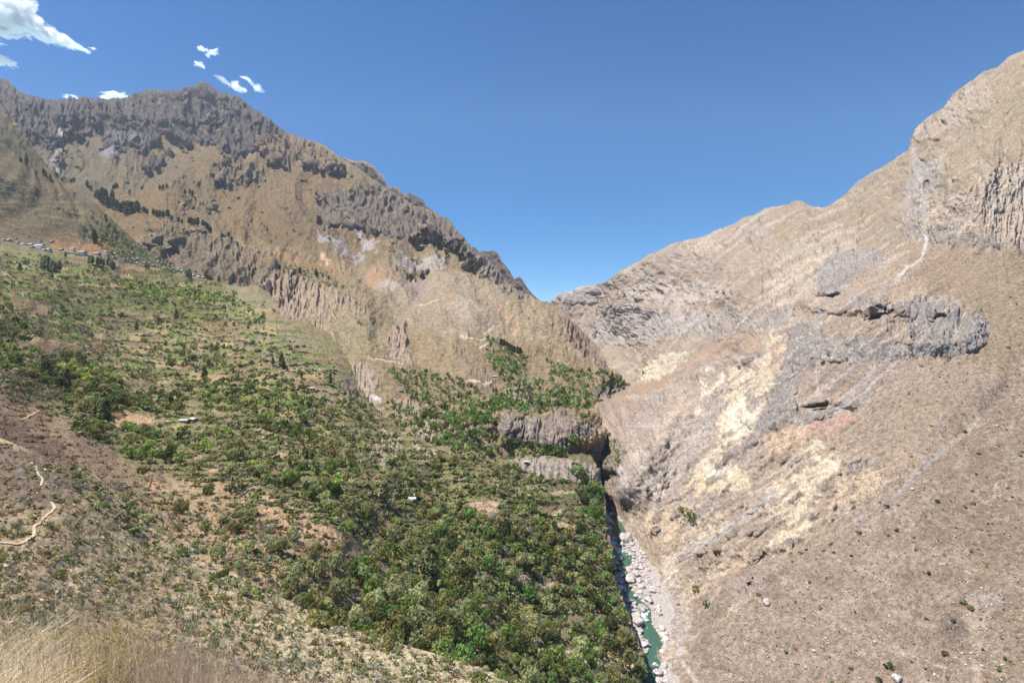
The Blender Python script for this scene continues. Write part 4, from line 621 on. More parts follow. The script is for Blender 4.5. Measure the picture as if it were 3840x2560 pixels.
# ------------------------------------------------------------------ plant meshes
def leafmat(name, trans=0.3, rnd=0.35, tint=(1, 1, 1)):
    m = bpy.data.materials.new(name); m.use_nodes = True; nt = m.node_tree; nt.nodes.clear(); L = nt.links.new
    out = N(nt, 'ShaderNodeOutputMaterial'); at_ = N(nt, 'ShaderNodeAttribute', attribute_name='albedo'); oi = N(nt, 'ShaderNodeObjectInfo')
    mr = N(nt, 'ShaderNodeMapRange'); mr.inputs[3].default_value = 1 - rnd; mr.inputs[4].default_value = 1 + rnd; L(oi.outputs['Random'], mr.inputs[0])
    sc = N(nt, 'ShaderNodeVectorMath', operation='SCALE'); L(at_.outputs['Color'], sc.inputs[0]); L(mr.outputs[0], sc.inputs['Scale'])
    df = N(nt, 'ShaderNodeBsdfDiffuse'); L(sc.outputs[0], df.inputs[0])
    if trans > 0:
        tr = N(nt, 'ShaderNodeBsdfTranslucent'); L(sc.outputs[0], tr.inputs[0]); mx = N(nt, 'ShaderNodeMixShader'); mx.inputs[0].default_value = trans
        L(df.outputs[0], mx.inputs[1]); L(tr.outputs[0], mx.inputs[2]); L(mx.outputs[0], out.inputs[0])
    else: L(df.outputs[0], out.inputs[0])
    return m
LEAF_M = leafmat('foliage', .48, .0); LEAF_R = leafmat('foliage_tree', .48, .25); WOOD_M = leafmat('bark', 0, .2); CACT_M = leafmat('cactus_skin', .05, .25); TWIG_M = leafmat('dry_twigs', .15, .25)
def cards(pos, nrm, size, rng, jit=0.5, aspect=1.0):
    """quads at pos facing roughly nrm"""
    n = len(pos); nn = nrm + rng.normal(0, jit, (n, 3)); nn /= np.linalg.norm(nn, axis=1, keepdims=True) + 1e-9
    r = rng.normal(0, 1, (n, 3)); t = np.cross(nn, r); t /= np.linalg.norm(t, axis=1, keepdims=True) + 1e-9; b = np.cross(nn, t)
    s = (size * rng.uniform(.6, 1.3, n))[:, None]; s2 = s * aspect
    k = rng.uniform(.7, 1.2, (n, 4, 1))
    v = np.stack([pos + (-t * s - b * s2) * k[:, 0], pos + (t * s - b * s2) * k[:, 1], pos + (t * s + b * s2) * k[:, 2], pos + (-t * s + b * s2) * k[:, 3]], 1)
    return v.reshape(-1, 3)
def crown(rng, lumps, spread, flat, n, size, low=-0.35, jit=0.45):
    """lumps of leaf cards; radius about 1, sits on z=0"""
    c = []; 
    for k in range(lumps):
        a = rng.uniform(0, 2 * np.pi); r = spread * math.sqrt(rng.uniform(0, 1)); c.append((math.cos(a) * r, math.sin(a) * r, rng.uniform(.35, .9) * flat + .15, rng.uniform(.34, .6)))
    c = np.array(c); P, Nn = [], []
    per = max(6, n // lumps)
    for k in range(lumps):
        d = rng.normal(0, 1, (per * 2, 3)); d /= np.linalg.norm(d, axis=1, keepdims=True); d = d[d[:, 2] > low][:per]
        p = c[k, :3] + d * c[k, 3] * rng.uniform(.82, 1.12, (len(d), 1)) * [1, 1, .85]; ok = np.ones(len(p), bool)
        for j in range(lumps):
            if j != k: ok &= ((p - c[j, :3]) ** 2).sum(1) > (c[j, 3] * .72) ** 2
        P.append(p[ok]); Nn.append(d[ok])
    P = np.concatenate(P); Nn = np.concatenate(Nn); P[:, 2] = np.maximum(P[:, 2], .03)
    return cards(P, Nn, size, rng, jit)
def tall(rng, n, size, w=.22, h=1.0):
    """upright crown (eucalyptus, pine), height 1"""
    t = rng.uniform(.18, 1, n) ** .9; a = rng.uniform(0, 2 * np.pi, n); lob = .7 + .3 * np.sin(a * 3 + t * 14)
    r = w * (np.sin(np.clip(t, 0, 1) * np.pi * .85 + .35) ** .8) * rng.uniform(.35, 1, n) ** .5 * lob
    P = np.stack([np.cos(a) * r, np.sin(a) * r, t * h], 1); Nn = np.stack([np.cos(a), np.sin(a), np.full(n, .5)], 1)
    return cards(P, Nn, size, rng, .5, 1.3)
def twigs(rng, n, size=.02):
    d = rng.normal(0, 1, (n, 3)); d[:, 2] = np.abs(d[:, 2]) + .25; d /= np.linalg.norm(d, axis=1, keepdims=True); L0 = rng.uniform(.45, 1, (n, 1)); o = rng.normal(0, .05, (n, 3)); o[:, 2] = 0
    a = o; b = o + d * L0 * [1, 1, .85]; s = np.cross(d, rng.normal(0, 1, (n, 3))); s /= np.linalg.norm(s, axis=1, keepdims=True); s *= size
    return np.stack([a - s, a + s, b + s * .5, b - s * .5], 1).reshape(-1, 3)
def pads(rng, n):
    """prickly pear: flat oval pads stacked on each other"""
    V = []; base = [(rng.normal(0, .3), rng.normal(0, .3), .0) for _ in range(max(3, n // 5))]; tips = [np.array(b) for b in base]
    for k in range(n):
        o = tips[rng.integers(len(tips))]; d = rng.normal(0, .55, 3); d[2] = abs(d[2]) + .6; d /= np.linalg.norm(d); s = np.cross(d, rng.normal(0, 1, 3)); s /= np.linalg.norm(s); L0 = rng.uniform(.26, .40); w = L0 * .36
        nn = np.cross(d, s) * .035
        tip = o + d * L0
        for sg in (1, -1): V += [o + nn * sg, o + d * L0 * .45 + s * w + nn * sg, tip + nn * sg, o + d * L0 * .45 - s * w + nn * sg]
        if tip[2] < .8: tips.append(tip)
    return np.array(V)
def agave(rng, n=26):
    V = []
    for k in range(n):
        a = rng.uniform(0, 2 * np.pi); e = rng.uniform(.25, 1.2); d = np.array([math.cos(a) * math.cos(e), math.sin(a) * math.cos(e), math.sin(e)]); s = np.array([-math.sin(a), math.cos(a), 0]) * .09
        V += [-s * .8, s * .8, d * .55 + s, d + s * .1] if 0 else [np.zeros(3) - s, s, d * .95 + s * .12, d * .95 - s * .12]
    return np.array(V)
def q4(V): return np.arange(len(V)).reshape(-1, 4)
def colorize(V, c, rng, var=.22, hue=.08):
    n = len(V) // 4; k = (1 + rng.normal(0, var, (n, 1))).clip(.45, 1.7); h = 1 + rng.normal(0, hue, (n, 3)); return np.repeat(np.clip(np.asarray(c)[None] * k * h, .004, .8), 4, 0)
LC = dict(dark=C(66, 82, 46), green=C(86, 112, 50), bright=C(108, 140, 50), olive=C(108, 112, 66), grey=C(124, 124, 98), sage=C(118, 132, 92), lime=C(136, 146, 54), brown=C(128, 108, 84), fresh=C(82, 124, 56))
LWORD = dict(dark='dark green', green='mid green', bright='bright green', olive='olive', grey='grey leafless', sage='grey green', lime='yellow green', brown='brown', fresh='fresh green')
for k in LC: LC[k] = (LC[k] * .64 + LC[k].mean() * .36) * (1.85 * np.array([1.17, 1.04, .78]) if k not in ('grey', 'brown') else 1.5)
def trunk_mesh(rng, h, r, limbs=5, reach=.7):
    V, Fq = [], []
    def tube(p, q, r0, r1, m=5):
        p, q = np.array(p, float), np.array(q, float); d = q - p; d /= np.linalg.norm(d); a = np.cross(d, [.3, .9, .2]); a /= np.linalg.norm(a); b = np.cross(d, a); s = len(V)
        for (c, rr) in ((p, r0), (q, r1)):
            for k in range(m): an = 2 * np.pi * k / m; V.append(c + (a * math.cos(an) + b * math.sin(an)) * rr)
        for k in range(m): Fq.append((s + k, s + (k + 1) % m, s + m + (k + 1) % m, s + m + k))
    k1 = np.array([rng.normal(0, .05), rng.normal(0, .05), h * .5]); tube((0, 0, -.08), k1, r, r * .7); 
    for k in range(limbs):
        a = 2 * np.pi * k / limbs + rng.uniform(-.4, .4); e = np.array([math.cos(a) * reach * rng.uniform(.4, .8), math.sin(a) * reach * rng.uniform(.4, .8), h * rng.uniform(.85, 1.5)]); tube(k1, e, r * .5, r * .15, 4)
    return np.array(V), np.array(Fq)
# ------------------------------------------------------------------ where they grow: density regions in photo coordinates (layer, polygon, density, palette)
DENS = {'valley': [
    ([(2150, 1740), (2235, 1765), (2250, 1860), (2262, 1960), (2230, 1980), (2170, 1850)], .85, 'fresh'),
    ([(1330, 2140), (1500, 1960), (1700, 1900), (1900, 1980), (2060, 1900), (2260, 2000), (2330, 2200), (2400, 2380), (2440, 2640), (1600, 2640), (1250, 2330)], .82, 'wood'),
    ([(1350, 2090), (1400, 1980), (1520, 1880), (1760, 1830), (2240, 1820), (2260, 1960), (2000, 2060), (1700, 1980), (1500, 2050)], .62, 'mix'),
    ([(1980, 2020), (2240, 2030), (2330, 2220), (2200, 2280), (2040, 2200)], .30, 'sage'),
    ([(1400, 1700), (1860, 1720), (2060, 1820), (2000, 1860), (1700, 1850), (1430, 1820)], .65, 'mix'),
    ([(1100, 1520), (1330, 1480), (1480, 1640), (1420, 1760), (1300, 1740), (1120, 1660)], .55, 'mix'),
    ([(520, 1600), (900, 1580), (1120, 1640), (1340, 1760), (1400, 1960), (1290, 2000), (1140, 1880), (960, 1790), (560, 1740), (430, 1690)], .68, 'lush'),
    ([(330, 1560), (430, 1500), (560, 1480), (700, 1500), (680, 1570), (430, 1560), (420, 1660), (340, 1640)], .9, 'dark'),
    ([(0, 1200), (120, 1230), (420, 1420), (480, 1500), (400, 1560), (280, 1540), (130, 1420), (-100, 1380), (-200, 1200)], .85, 'dark'),
    ([(700, 1440), (1100, 1420), (1200, 1520), (1120, 1640), (800, 1560), (620, 1480)], .62, 'lush'),
    ([(200, 1350), (460, 1420), (450, 1470), (260, 1430)], .9, 'lime'), ([(760, 1450), (960, 1470), (960, 1520), (800, 1500)], .8, 'lime'),
    ([(300, 1280), (900, 1300), (1060, 1420), (760, 1440), (400, 1420)], .36, 'mix'), ([(560, 1300), (840, 1320), (900, 1400), (620, 1380)], .45, 'lush'),
    ([(-200, 950), (120, 960), (700, 1080), (900, 1120), (1000, 1220), (700, 1240), (300, 1200), (-200, 1150)], .72, 'lush'),
    ([(-200, 1150), (300, 1200), (800, 1240), (1060, 1330), (800, 1330), (300, 1280), (-200, 1230)], .38, 'mix'), ([(400, 1050), (740, 1090), (900, 1110), (860, 1140), (560, 1130)], .9, 'lime'),
    ([(350, 830), (480, 890), (700, 1040), (860, 1080), (620, 1060), (430, 960), (330, 900)], .68, 'lush'),
    ([(200, 780), (360, 830), (430, 930), (300, 880)], .14, 'lush'), ([(-200, 700), (200, 780), (300, 900), (-200, 900)], .04, 'mix'),
    ([(860, 1100), (1030, 1150), (1330, 1400), (1340, 1480), (1000, 1380), (840, 1220)], .12, 'mix'),
    ([(450, 1760), (1000, 1820), (1330, 2060), (1370, 2200), (1240, 2330), (900, 2160), (620, 2010), (430, 1850)], .34, 'sage'), ([(850, 1880), (1050, 1960), (1250, 2120), (1230, 2200), (1000, 2080), (850, 1960)], .4, 'sage'),
    ([(1050, 2150), (1240, 2200), (1300, 2340), (1220, 2330), (1060, 2240)], .75, 'mix'),
    ([(-200, 1420), (60, 1420), (250, 1620), (420, 1720), (380, 1790), (200, 1740), (-200, 1640)], .30, 'dry')],
 'mount': [([(1460, 1400), (1560, 1390), (1700, 1420), (1860, 1470), (1900, 1560), (1860, 1600), (1700, 1580), (1560, 1500)], .8, 'fresh'), ([(1830, 1270), (1930, 1310), (1980, 1340), (1960, 1440), (1880, 1420), (1820, 1340)], .8, 'fresh'),
    ([(2050, 1350), (2150, 1390), (2300, 1430), (2350, 1440), (2300, 1470), (2200, 1470), (2130, 1440), (2060, 1400)], .95, 'fresh'), ([(1850, 1440), (1960, 1400), (2080, 1440), (2260, 1480), (2200, 1540), (2050, 1560), (1900, 1560), (1830, 1500)], .85, 'fresh'),
    ([(1450, 1510), (1700, 1560), (1860, 1620), (1860, 1710), (1700, 1710), (1560, 1640), (1440, 1560)], .6, 'fresh'), ([(1880, 1660), (2100, 1680), (2130, 1730), (1900, 1760)], .6, 'fresh'), ([(2100, 1660), (2170, 1650), (2190, 1690), (2120, 1700)], .9, 'fresh'), ([(2150, 1570), (2230, 1600), (2260, 1630), (2160, 1630)], .5, 'mix'),
    ([(1050, 980), (1250, 1040), (1320, 1080), (1240, 1090), (1080, 1030)], .4, 'lush'), ([(1330, 1200), (1420, 1220), (1420, 1300), (1340, 1260)], .1, 'mix')],
 'near': [([(1130, 2285), (1400, 2375), (1700, 2462), (1980, 2556), (1990, 2640), (1600, 2490), (1350, 2415), (1150, 2340)], .7, 'mix'), ([(240, 1730), (400, 1800), (520, 1910), (640, 2020), (760, 2100), (640, 2120), (480, 2010), (330, 1880)], .75, 'gully'), ([(720, 2130), (900, 2170), (1130, 2260), (1180, 2310), (1000, 2270), (820, 2200)], .8, 'gully'),
    ([(-300, 1500), (240, 1720), (320, 1860), (100, 1960), (-300, 1960)], .34, 'dry'), ([(-300, 1960), (320, 1960), (700, 2140), (900, 2260), (640, 2330), (-300, 2330)], .4, 'dry'),
    ([(700, 2200), (1250, 2330), (1600, 2450), (1700, 2640), (600, 2640)], .32, 'dry'), ([(1150, 2310), (1300, 2340), (1560, 2430), (1500, 2440), (1300, 2390)], .5, 'dry')],
 'wall': [([(2268, 1600), (2300, 1650), (2312, 1700), (2318, 1790), (2285, 1800), (2262, 1700)], .55, 'sage'), ([(3300, 1350), (4200, 900), (4200, 2640), (2800, 2640), (2700, 2300), (2900, 2100), (3300, 1850)], .10, 'scrub'), ([(2500, 1930), (2600, 1900), (2620, 1960), (2520, 1990)], .4, 'mix'), ([(2600, 2100), (2680, 2090), (2680, 2300), (2560, 2250)], .12, 'mix')]}
PAL = dict(wood=[('green', 4), ('sage', 4), ('dark', 3), ('olive', 4), ('grey', 2.5), ('fresh', 1.5)], mix=[('sage', 3), ('olive', 4), ('grey', 3), ('green', 3), ('brown', 1)], sage=[('sage', 4), ('grey', 3), ('olive', 2)], lush=[('green', 4), ('olive', 3), ('bright', 2), ('dark', 2), ('sage', 1.5), ('grey', 1.5)],
    dark=[('dark', 5), ('green', 3), ('olive', 2)], lime=[('lime', 4), ('bright', 3), ('green', 1)], fresh=[('fresh', 5), ('green', 3), ('dark', 2), ('grey', 1)], gully=[('dark', 2), ('sage', 3), ('grey', 4), ('green', 1), ('brown', 2)], dry=[('brown', 5), ('grey', 4), ('olive', 1)], scrub=[('dark', 3), ('sage', 2), ('olive', 3)])
NEARPATH = [(-200, 2046), (0, 2036), (60, 2038), (92, 2030), (122, 2018), (128, 2000), (126, 1980), (142, 1962), (158, 1945), (178, 1930), (192, 1920), (204, 1908), (200, 1895), (190, 1882), (150, 1822), (158, 1800), (150, 1785), (135, 1770), (132, 1752)]
KEEP = [f[0] for f in FIELDS2 + GREENF2]
LAY = dict(valley=valley, mount=mount, near=near, wall=wall)
rv = np.random.default_rng(21)
def inpoly(poly, u, v): return polydist(poly, np.asarray(u, float), np.asarray(v, float)) > 0
plants = []     # layer, u, v, Y, r(m), colour
for lname, regs in DENS.items():
    L_ = LAY[lname]
    for poly, dens, pal in regs:
        p = np.array(poly, float); x0, y0 = p.min(0); x1, y1 = p.max(0); names = [a for a, b in PAL[pal]]; wts = np.array([b for a, b in PAL[pal]], float); wts /= wts.sum()
        taken = {}
        pp, _ = at(L_, [p[:, 0].mean()], [p[:, 1].mean()])
        ym = max(60, float(pp[0, 1])); base_r = dict(scrub=.95, dry=.8, gully=1.3, sage=1.6, mix=1.9, lush=2.3).get(pal, 2.6) * (1 if lname != 'near' else .8)
        rpx = base_r * F / ym; n = int(min(9000, (x1 - x0) * (y1 - y0) / (rpx * rpx) * .9 * 3))
        U = rv.uniform(x0, x1, n); V = rv.uniform(y0, y1, n); wob = 10 * rv.normal(0, 1, n)
        ok = inpoly(poly, U + wob, V + wob * .4) & (V > np.interp(U, L_.us, L_.vt) + 2) & (V < np.interp(U, L_.us, L_.vb) - 4) & (U > -260) & (U < 4150)
        cl = 0.5 + 0.9 * gnoise(U / 85, V / 42, 7) + .6 * gnoise(U / 30, V / 18, 9); ok &= rv.uniform(0, 1, n) < np.clip(dens * (cl + (dens - .3) * .9), 0, 1.2)
        if lname == 'valley' and ok.any():
            for f in KEEP:
                k = np.where(ok & (np.abs(U - f[0][0]) < 260) & (np.abs(V - f[0][1]) < 90))[0]
                if len(k): ok[k[polydist(f, U[k], V[k] + 5) > -6]] = False
        if lname == 'near': ok &= curvedist(NEARPATH, U, V) > 13
        U, V = U[ok], V[ok]
        if not len(U): continue
        if lname == 'valley':        # hedges follow the terrace walls
            def frac(U, V): ph = tphase(U, V); return ph - np.floor(ph)
            sn = rv.uniform(0, 1, len(U)) < .65; V = np.where(sn & (V < 1950), V + (.55 - frac(U, V)) * np.where(V < 1250, 16, 22), V)
            eb = (U > 2200) & (V < np.interp(U + 5, L_.us, L_.vt) + 3); U, V = U[~eb], V[~eb]
        Pp, Nn = at(L_, U, V); zone = np.floor((gnoise(U / 50, V / 30, 12) * .5 + .5) * 97).astype(int)
        for k in range(len(U)):
            rr = base_r * float(np.clip(rv.lognormal(-.2, .48), .35, 1.75)); Y = Pp[k, 1]; rp = rr * F / Y; g = max(rpx * .8, 6)
            ci, cj = int(U[k] // g), int(V[k] // (g * .6)); hit = False
            for a in (-1, 0, 1):
                for b_ in (-1, 0, 1):
                    for (uu, vv, r2) in taken.get((ci + a, cj + b_), ()):
                        if (uu - U[k]) ** 2 + ((vv - V[k]) * 1.7) ** 2 < ((r2 + rp) * (.62 if dens > .5 else .8)) ** 2: hit = True
            if hit: continue
            taken.setdefault((ci, cj), []).append((U[k], V[k], rp))
            cn = names[(zone[k] % 97) % len(names)] if rv.uniform() < .35 else names[rv.choice(len(names), p=wts)]
            plants.append((lname, U[k], V[k], Y, rr, cn, pal, Pp[k]))
print('plants', len(plants), round(time.time() - T0, 1))
# prototypes
protoN = {}
def proto(kind, var, lod):
    key = (kind, var, lod)
    if key in protoN: return protoN[key]
    rng = np.random.default_rng(abs(hash_(kind)) + var * 13 + lod)
    if kind == 'tree': V = crown(rng, [7, 9, 6][var % 3], .62, 1.0, [620, 110, 46][lod], [.085, .19, .27][lod], -.75)
    elif kind == 'bush': V = crown(rng, [4, 5, 3][var % 3], .5, .6, [380, 70, 30][lod], [.09, .22, .3][lod], -.1)
    elif kind == 'dry': V = np.concatenate([twigs(rng, [170, 50, 20][lod], [.02, .04, .07][lod]), crown(rng, 4, .5, .55, [90, 26, 12][lod], [.05, .12, .2][lod], -.1, 1.2)])
    protoN[key] = V; return V
def hash_(s): return sum(ord(c) * (i + 3) * 7 for i, c in enumerate(s))
def kind_of(cn, rr, pal): return 'dry' if cn in ('grey', 'brown') else ('bush' if (rr < 1.9 or pal in ('scrub', 'gully', 'dry')) else 'tree')
# the 300 that show largest of each kind are things of their own; the rest is one mass per slope
bysize = {'tree': [], 'bush': [], 'dry': []}
for i, q in enumerate(plants):
    lname, u, v, Y, rr, cn, pal, P_ = q; k = kind_of(cn, rr, pal)
    if -20 < u < 3860 and v < 2580: bysize[k].append((rr / Y, i))
single = {}
for k, lst in bysize.items():
    lst.sort(reverse=True)
    for s, i in lst[:300]: single[i] = k
meshes = {}
def shared(kind, var, cn):
    key = (kind, var, cn)
    if key not in meshes:
        V = proto(kind, var, 0); rng = np.random.default_rng(var + 5); meshes[key] = new_mesh(kind + '_crown', V, q4(V), colorize(V, LC[cn], rng, .25), False)
        meshes[key].materials.append(LEAF_R if kind != 'dry' else TWIG_M)
    return meshes[key]
trunks = []
for k in range(4):
    V, Fq = trunk_mesh(np.random.default_rng(60 + k), .62, .07); me = new_mesh('trunk', V, Fq, np.tile(C(104, 88, 70)[None] * .7, (len(V), 1)), True); me.materials.append(WOOD_M); trunks.append(me)
NAMES = {'tree': ('leafy_tree', 'tree'), 'bush': ('green_bush', 'bush'), 'dry': ('dry_shrub', 'shrub')}
GRP = {'tree': 'leafy trees on the valley side', 'bush': 'green bushes on the slopes', 'dry': 'dry shrubs on the slopes'}
def add_single(kind, cn, P_, rr, hfac, u, v, rz, var, size_word):
    nm, cat = NAMES[kind]; o = put(nm, None, None); o.location = P_ - np.array([0, 0, .1 * rr]); o.rotation_euler = (0, 0, rz); o.scale = (rr, rr, rr * hfac)
    c = bpy.data.objects.new('crown' if kind == 'tree' else 'foliage' if kind == 'bush' else 'twigs', shared(kind, var, cn)); col.objects.link(c); c.parent = o; c.location = (0, 0, .14 if kind == 'tree' else 0)
    if kind != 'dry':
        t = bpy.data.objects.new('trunk' if kind == 'tree' else 'stem', trunks[var % 4]); col.objects.link(t); t.parent = o
        if kind == 'bush': t.scale = (.6, .6, .5)
    w = dict(tree='rounded tree', bush='bush', dry='dry shrub')[kind]
    label(o, f'{size_word} {LWORD[cn]} {w} {where(u, v)}', cat, GRP[kind]); return o
rest = {}
for i, (lname, u, v, Y, rr, cn, pal, P_) in enumerate(plants):
    kind = kind_of(cn, rr, pal); var = int(rv.integers(0, 6)); rz = rv.uniform(0, 6.28); hf = rv.uniform(.85, 1.35) * (1.1 if kind == 'tree' else .9)
    if i in single:
        sz = 'large' if rr > (3.4 if kind == 'tree' else 1.9 if kind == 'bush' else 1.8) else 'small' if rr < (2.5 if kind == 'tree' else 1.2) else 'medium'
        add_single(kind, cn, P_, rr, hf, u, v, rz, var, sz)
    else: rest.setdefault((lname, kind != 'dry'), []).append((kind, cn, var, P_, rr, hf, rz, Y))
for (lname, green), lst in rest.items():
    VV, CC = [], []
    for (kind, cn, var, P_, rr, hf, rz, Y) in lst:
        V = proto(kind, var % 4, 1 if Y < 560 else 2); c, s = math.cos(rz), math.sin(rz); W = V * [rr, rr, rr * hf]
        W = np.stack([W[:, 0] * c - W[:, 1] * s, W[:, 0] * s + W[:, 1] * c, W[:, 2] + (.06 * rr if kind == 'tree' else -.05)], 1) + P_; VV.append(W); CC.append(colorize(V, LC[cn] * rv.uniform(.75, 1.3), rv, .22))
    V = np.concatenate(VV)
    nm = {('valley', True): 'woodland', ('mount', True): 'bench_woodland', ('near', True): 'gully_scrub', ('wall', True): 'slope_scrub'}.get((lname, green), {'valley': 'valley_dry_scrub', 'near': 'hillside_dry_scrub', 'mount': 'bench_dry_scrub', 'wall': 'slope_dry_scrub'}[lname])
    o = put(nm, new_mesh(nm, V, q4(V), np.concatenate(CC), False), LEAF_M if green else TWIG_M, kind='stuff')
    o['label'] = {'woodland': 'green trees and bushes covering the terraced valley side', 'bench_woodland': 'fresh green trees on the benches under the mountain', 'gully_scrub': 'bushes filling the gully of the near hillside'}.get(nm, 'low scrub scattered over the ' + {'valley': 'terraced valley side', 'near': 'near hillside', 'mount': 'mountain foot', 'wall': 'right hand canyon slope'}[lname]); o['category'] = 'vegetation'
print('plants placed', len(single), round(time.time() - T0, 1))
# ------------------------------------------------------------------ river boulders
def rock_mesh(seed, sub=3, sharp=.28):
    import bmesh
    bm = bmesh.new(); bmesh.ops.create_icosphere(bm, subdivisions=sub, radius=1.0); rg = np.random.default_rng(seed)
    V = np.array([v.co[:] for v in bm.verts]); Fq = np.array([[v.index for v in f.verts] for f in bm.faces]); bm.free()
    for k in range(9):                       # cut flat facets
        d = rg.normal(0, 1, 3); d /= np.linalg.norm(d); t = rg.uniform(.55, .85); over = np.maximum(V @ d - t, 0); V = V - over[:, None] * d * .85
    n = gnoise(V[:, 0] * 2.2 + V[:, 2], V[:, 1] * 2.2 - V[:, 2] * 1.3, seed); V = V * (1 + .10 * n[:, None]) * [1, rg.uniform(.7, 1), rg.uniform(.5, .75)]
    return V, Fq
ROCK_M, nt, b = mat_new('boulder_stone'); L = nt.links.new
tc = N(nt, 'ShaderNodeTexCoord'); nz = N(nt, 'ShaderNodeTexNoise'); nz.inputs['Scale'].default_value = 2.2; nz.inputs['Detail'].default_value = 6; L(tc.outputs['Object'], nz.inputs['Vector'])
oi = N(nt, 'ShaderNodeObjectInfo'); cr = N(nt, 'ShaderNodeValToRGB'); cr.color_ramp.elements[0].color = (*(C(160, 150, 145) * .8), 1); cr.color_ramp.elements[1].color = (*(C(226, 218, 210) * .85), 1)
cr.color_ramp.elements[0].position = .3; cr.color_ramp.elements[1].position = .7; L(nz.outputs[0], cr.inputs[0])
mr = N(nt, 'ShaderNodeMapRange'); mr.inputs[3].default_value = .78; mr.inputs[4].default_value = 1.15; L(oi.outputs['Random'], mr.inputs[0])
sc = N(nt, 'ShaderNodeVectorMath', operation='SCALE'); L(cr.outputs[0], sc.inputs[0]); L(mr.outputs[0], sc.inputs['Scale']); L(sc.outputs[0], b.inputs['Base Color'])
bp = N(nt, 'ShaderNodeBump'); bp.inputs['Distance'].default_value = .12; L(nz.outputs[0], bp.inputs['Height']); L(bp.outputs[0], b.inputs['Normal'])
rocks = []
for k in range(7):
    V, Fq = rock_mesh(k + 3); me = new_mesh('boulder', V, Fq, None, True); me.materials.append(ROCK_M); me.polygons.foreach_set('use_smooth', np.zeros(len(Fq), bool)); rocks.append(me)
def bar(v):   # right edge of the gravel bar
    return np.interp(v, [1840, 1880, 1930, 1970, 1990, 2010, 2050, 2090, 2140, 2190, 2240, 2290, 2330, 2360, 2400, 2440, 2480, 2520, 2560, 2640], [2284, 2285, 2318, 2335, 2345, 2392, 2404, 2416, 2430, 2440, 2436, 2432, 2430, 2450, 2480, 2486, 2480, 2464, 2462, 2462])
big = [(2345, 2028, 24, 'large round pinkish'), (2336, 2013, 10, 'pale flat'), (2322, 2095, 13, 'rounded pinkish'), (2358, 2134, 15, 'broad pale'), (2366, 2180, 22, 'big flat whitish'), (2326, 2184, 12, 'pale rounded'), (2323, 2133, 9, 'small pale'), (2402, 2226, 12, 'grey pyramid shaped'), (2386, 2236, 10, 'flat pale'), (2375, 2262, 15, 'dark grey upright'), (2350, 2256, 13, 'pinkish'), (2388, 2160, 13, 'low flat'),
       (2393, 2338, 24, 'huge smooth whitish'), (2383, 2315, 18, 'pale slab like'), (2414, 2422, 18, 'jagged pale'), (2402, 2405, 14, 'jagged grey'), (2446, 2220, 12, 'brownish'), (2280, 1985, 13, 'angular white'), (2256, 1905, 9, 'white'), (2268, 1912, 8, 'white'), (2455, 2490, 8, 'white in mid stream'), (2465, 2494, 7, 'small white in mid stream'), (2468, 2530, 16, 'pale bank'), (2470, 2560, 16, 'white bank'), (2310, 2060, 9, 'wet grey'), (2300, 2048, 8, 'wet grey')]
rb = np.random.default_rng(5); spots = []
for (u, v, r, w) in big: spots.append((u, v, r, w))
tries = 0
while len(spots) < 298 and tries < 30000:
    tries += 1; v = rb.uniform(1880, 2600); u = rb.uniform(2240, 2490); r_ = np.array(WATER); wl, wr = np.interp(v, r_[:, 0], r_[:, 1]), np.interp(v, r_[:, 0], r_[:, 2])
    inw = wl < u < wr
    if u > bar(v) + 4 or u < wl - 8: continue
    rapid = any(abs(v - q) < 26 for q in (1905, 2038, 2068, 2165, 2190, 2265, 2300))
    if inw and not (rapid and rb.uniform() < .12): continue
    r = float(np.clip(rb.lognormal(1.6, .5), 3.2, 16)) * (v - 600) / 1500
    if any((u - a) ** 2 + ((v - b_) * 1.5) ** 2 < ((r + c) * .72) ** 2 for a, b_, c, _ in spots): continue
    spots.append((u, v, r, None))
def river_where(u, v):
    side = 'in the green water' if np.interp(v, np.array(WATER)[:, 0], np.array(WATER)[:, 1]) < u < np.interp(v, np.array(WATER)[:, 0], np.array(WATER)[:, 2]) else ('on the gravel bar' if u > np.interp(v, np.array(WATER)[:, 0], np.array(WATER)[:, 2]) else 'under the cliff left of the stream')
    part = 'at the gorge mouth' if v < 1930 else 'above the first green pool' if v < 2020 else 'beside the long white rapid' if v < 2110 else 'by the middle rapids' if v < 2215 else 'at the lower white fall' if v < 2330 else 'by the lowest green pool'
    return side + ' ' + part
for (u, v, r, w) in spots:
    Y = RZ / ((HZ - v) / F); x = (u - 1920) / F * Y; rr = r / F * Y * 1.2
    o = put('boulder', rocks[int(rb.integers(0, 7))], None); zb = float(at(bed, u, v)[0][0, 2]); o.location = (x, Y, max(RZ - .3, zb) + rr * .25); o.rotation_euler = (rb.uniform(-.2, .2), rb.uniform(-.2, .2), rb.uniform(0, 6.3)); o.scale = (rr, rr, rr)
    szw = w or ('small pale' if r < 3.6 else 'pale' if r < 6 else 'large pale')
    label(o, f'{szw} boulder {river_where(u, v)}', 'boulder', 'boulders in the river bed')
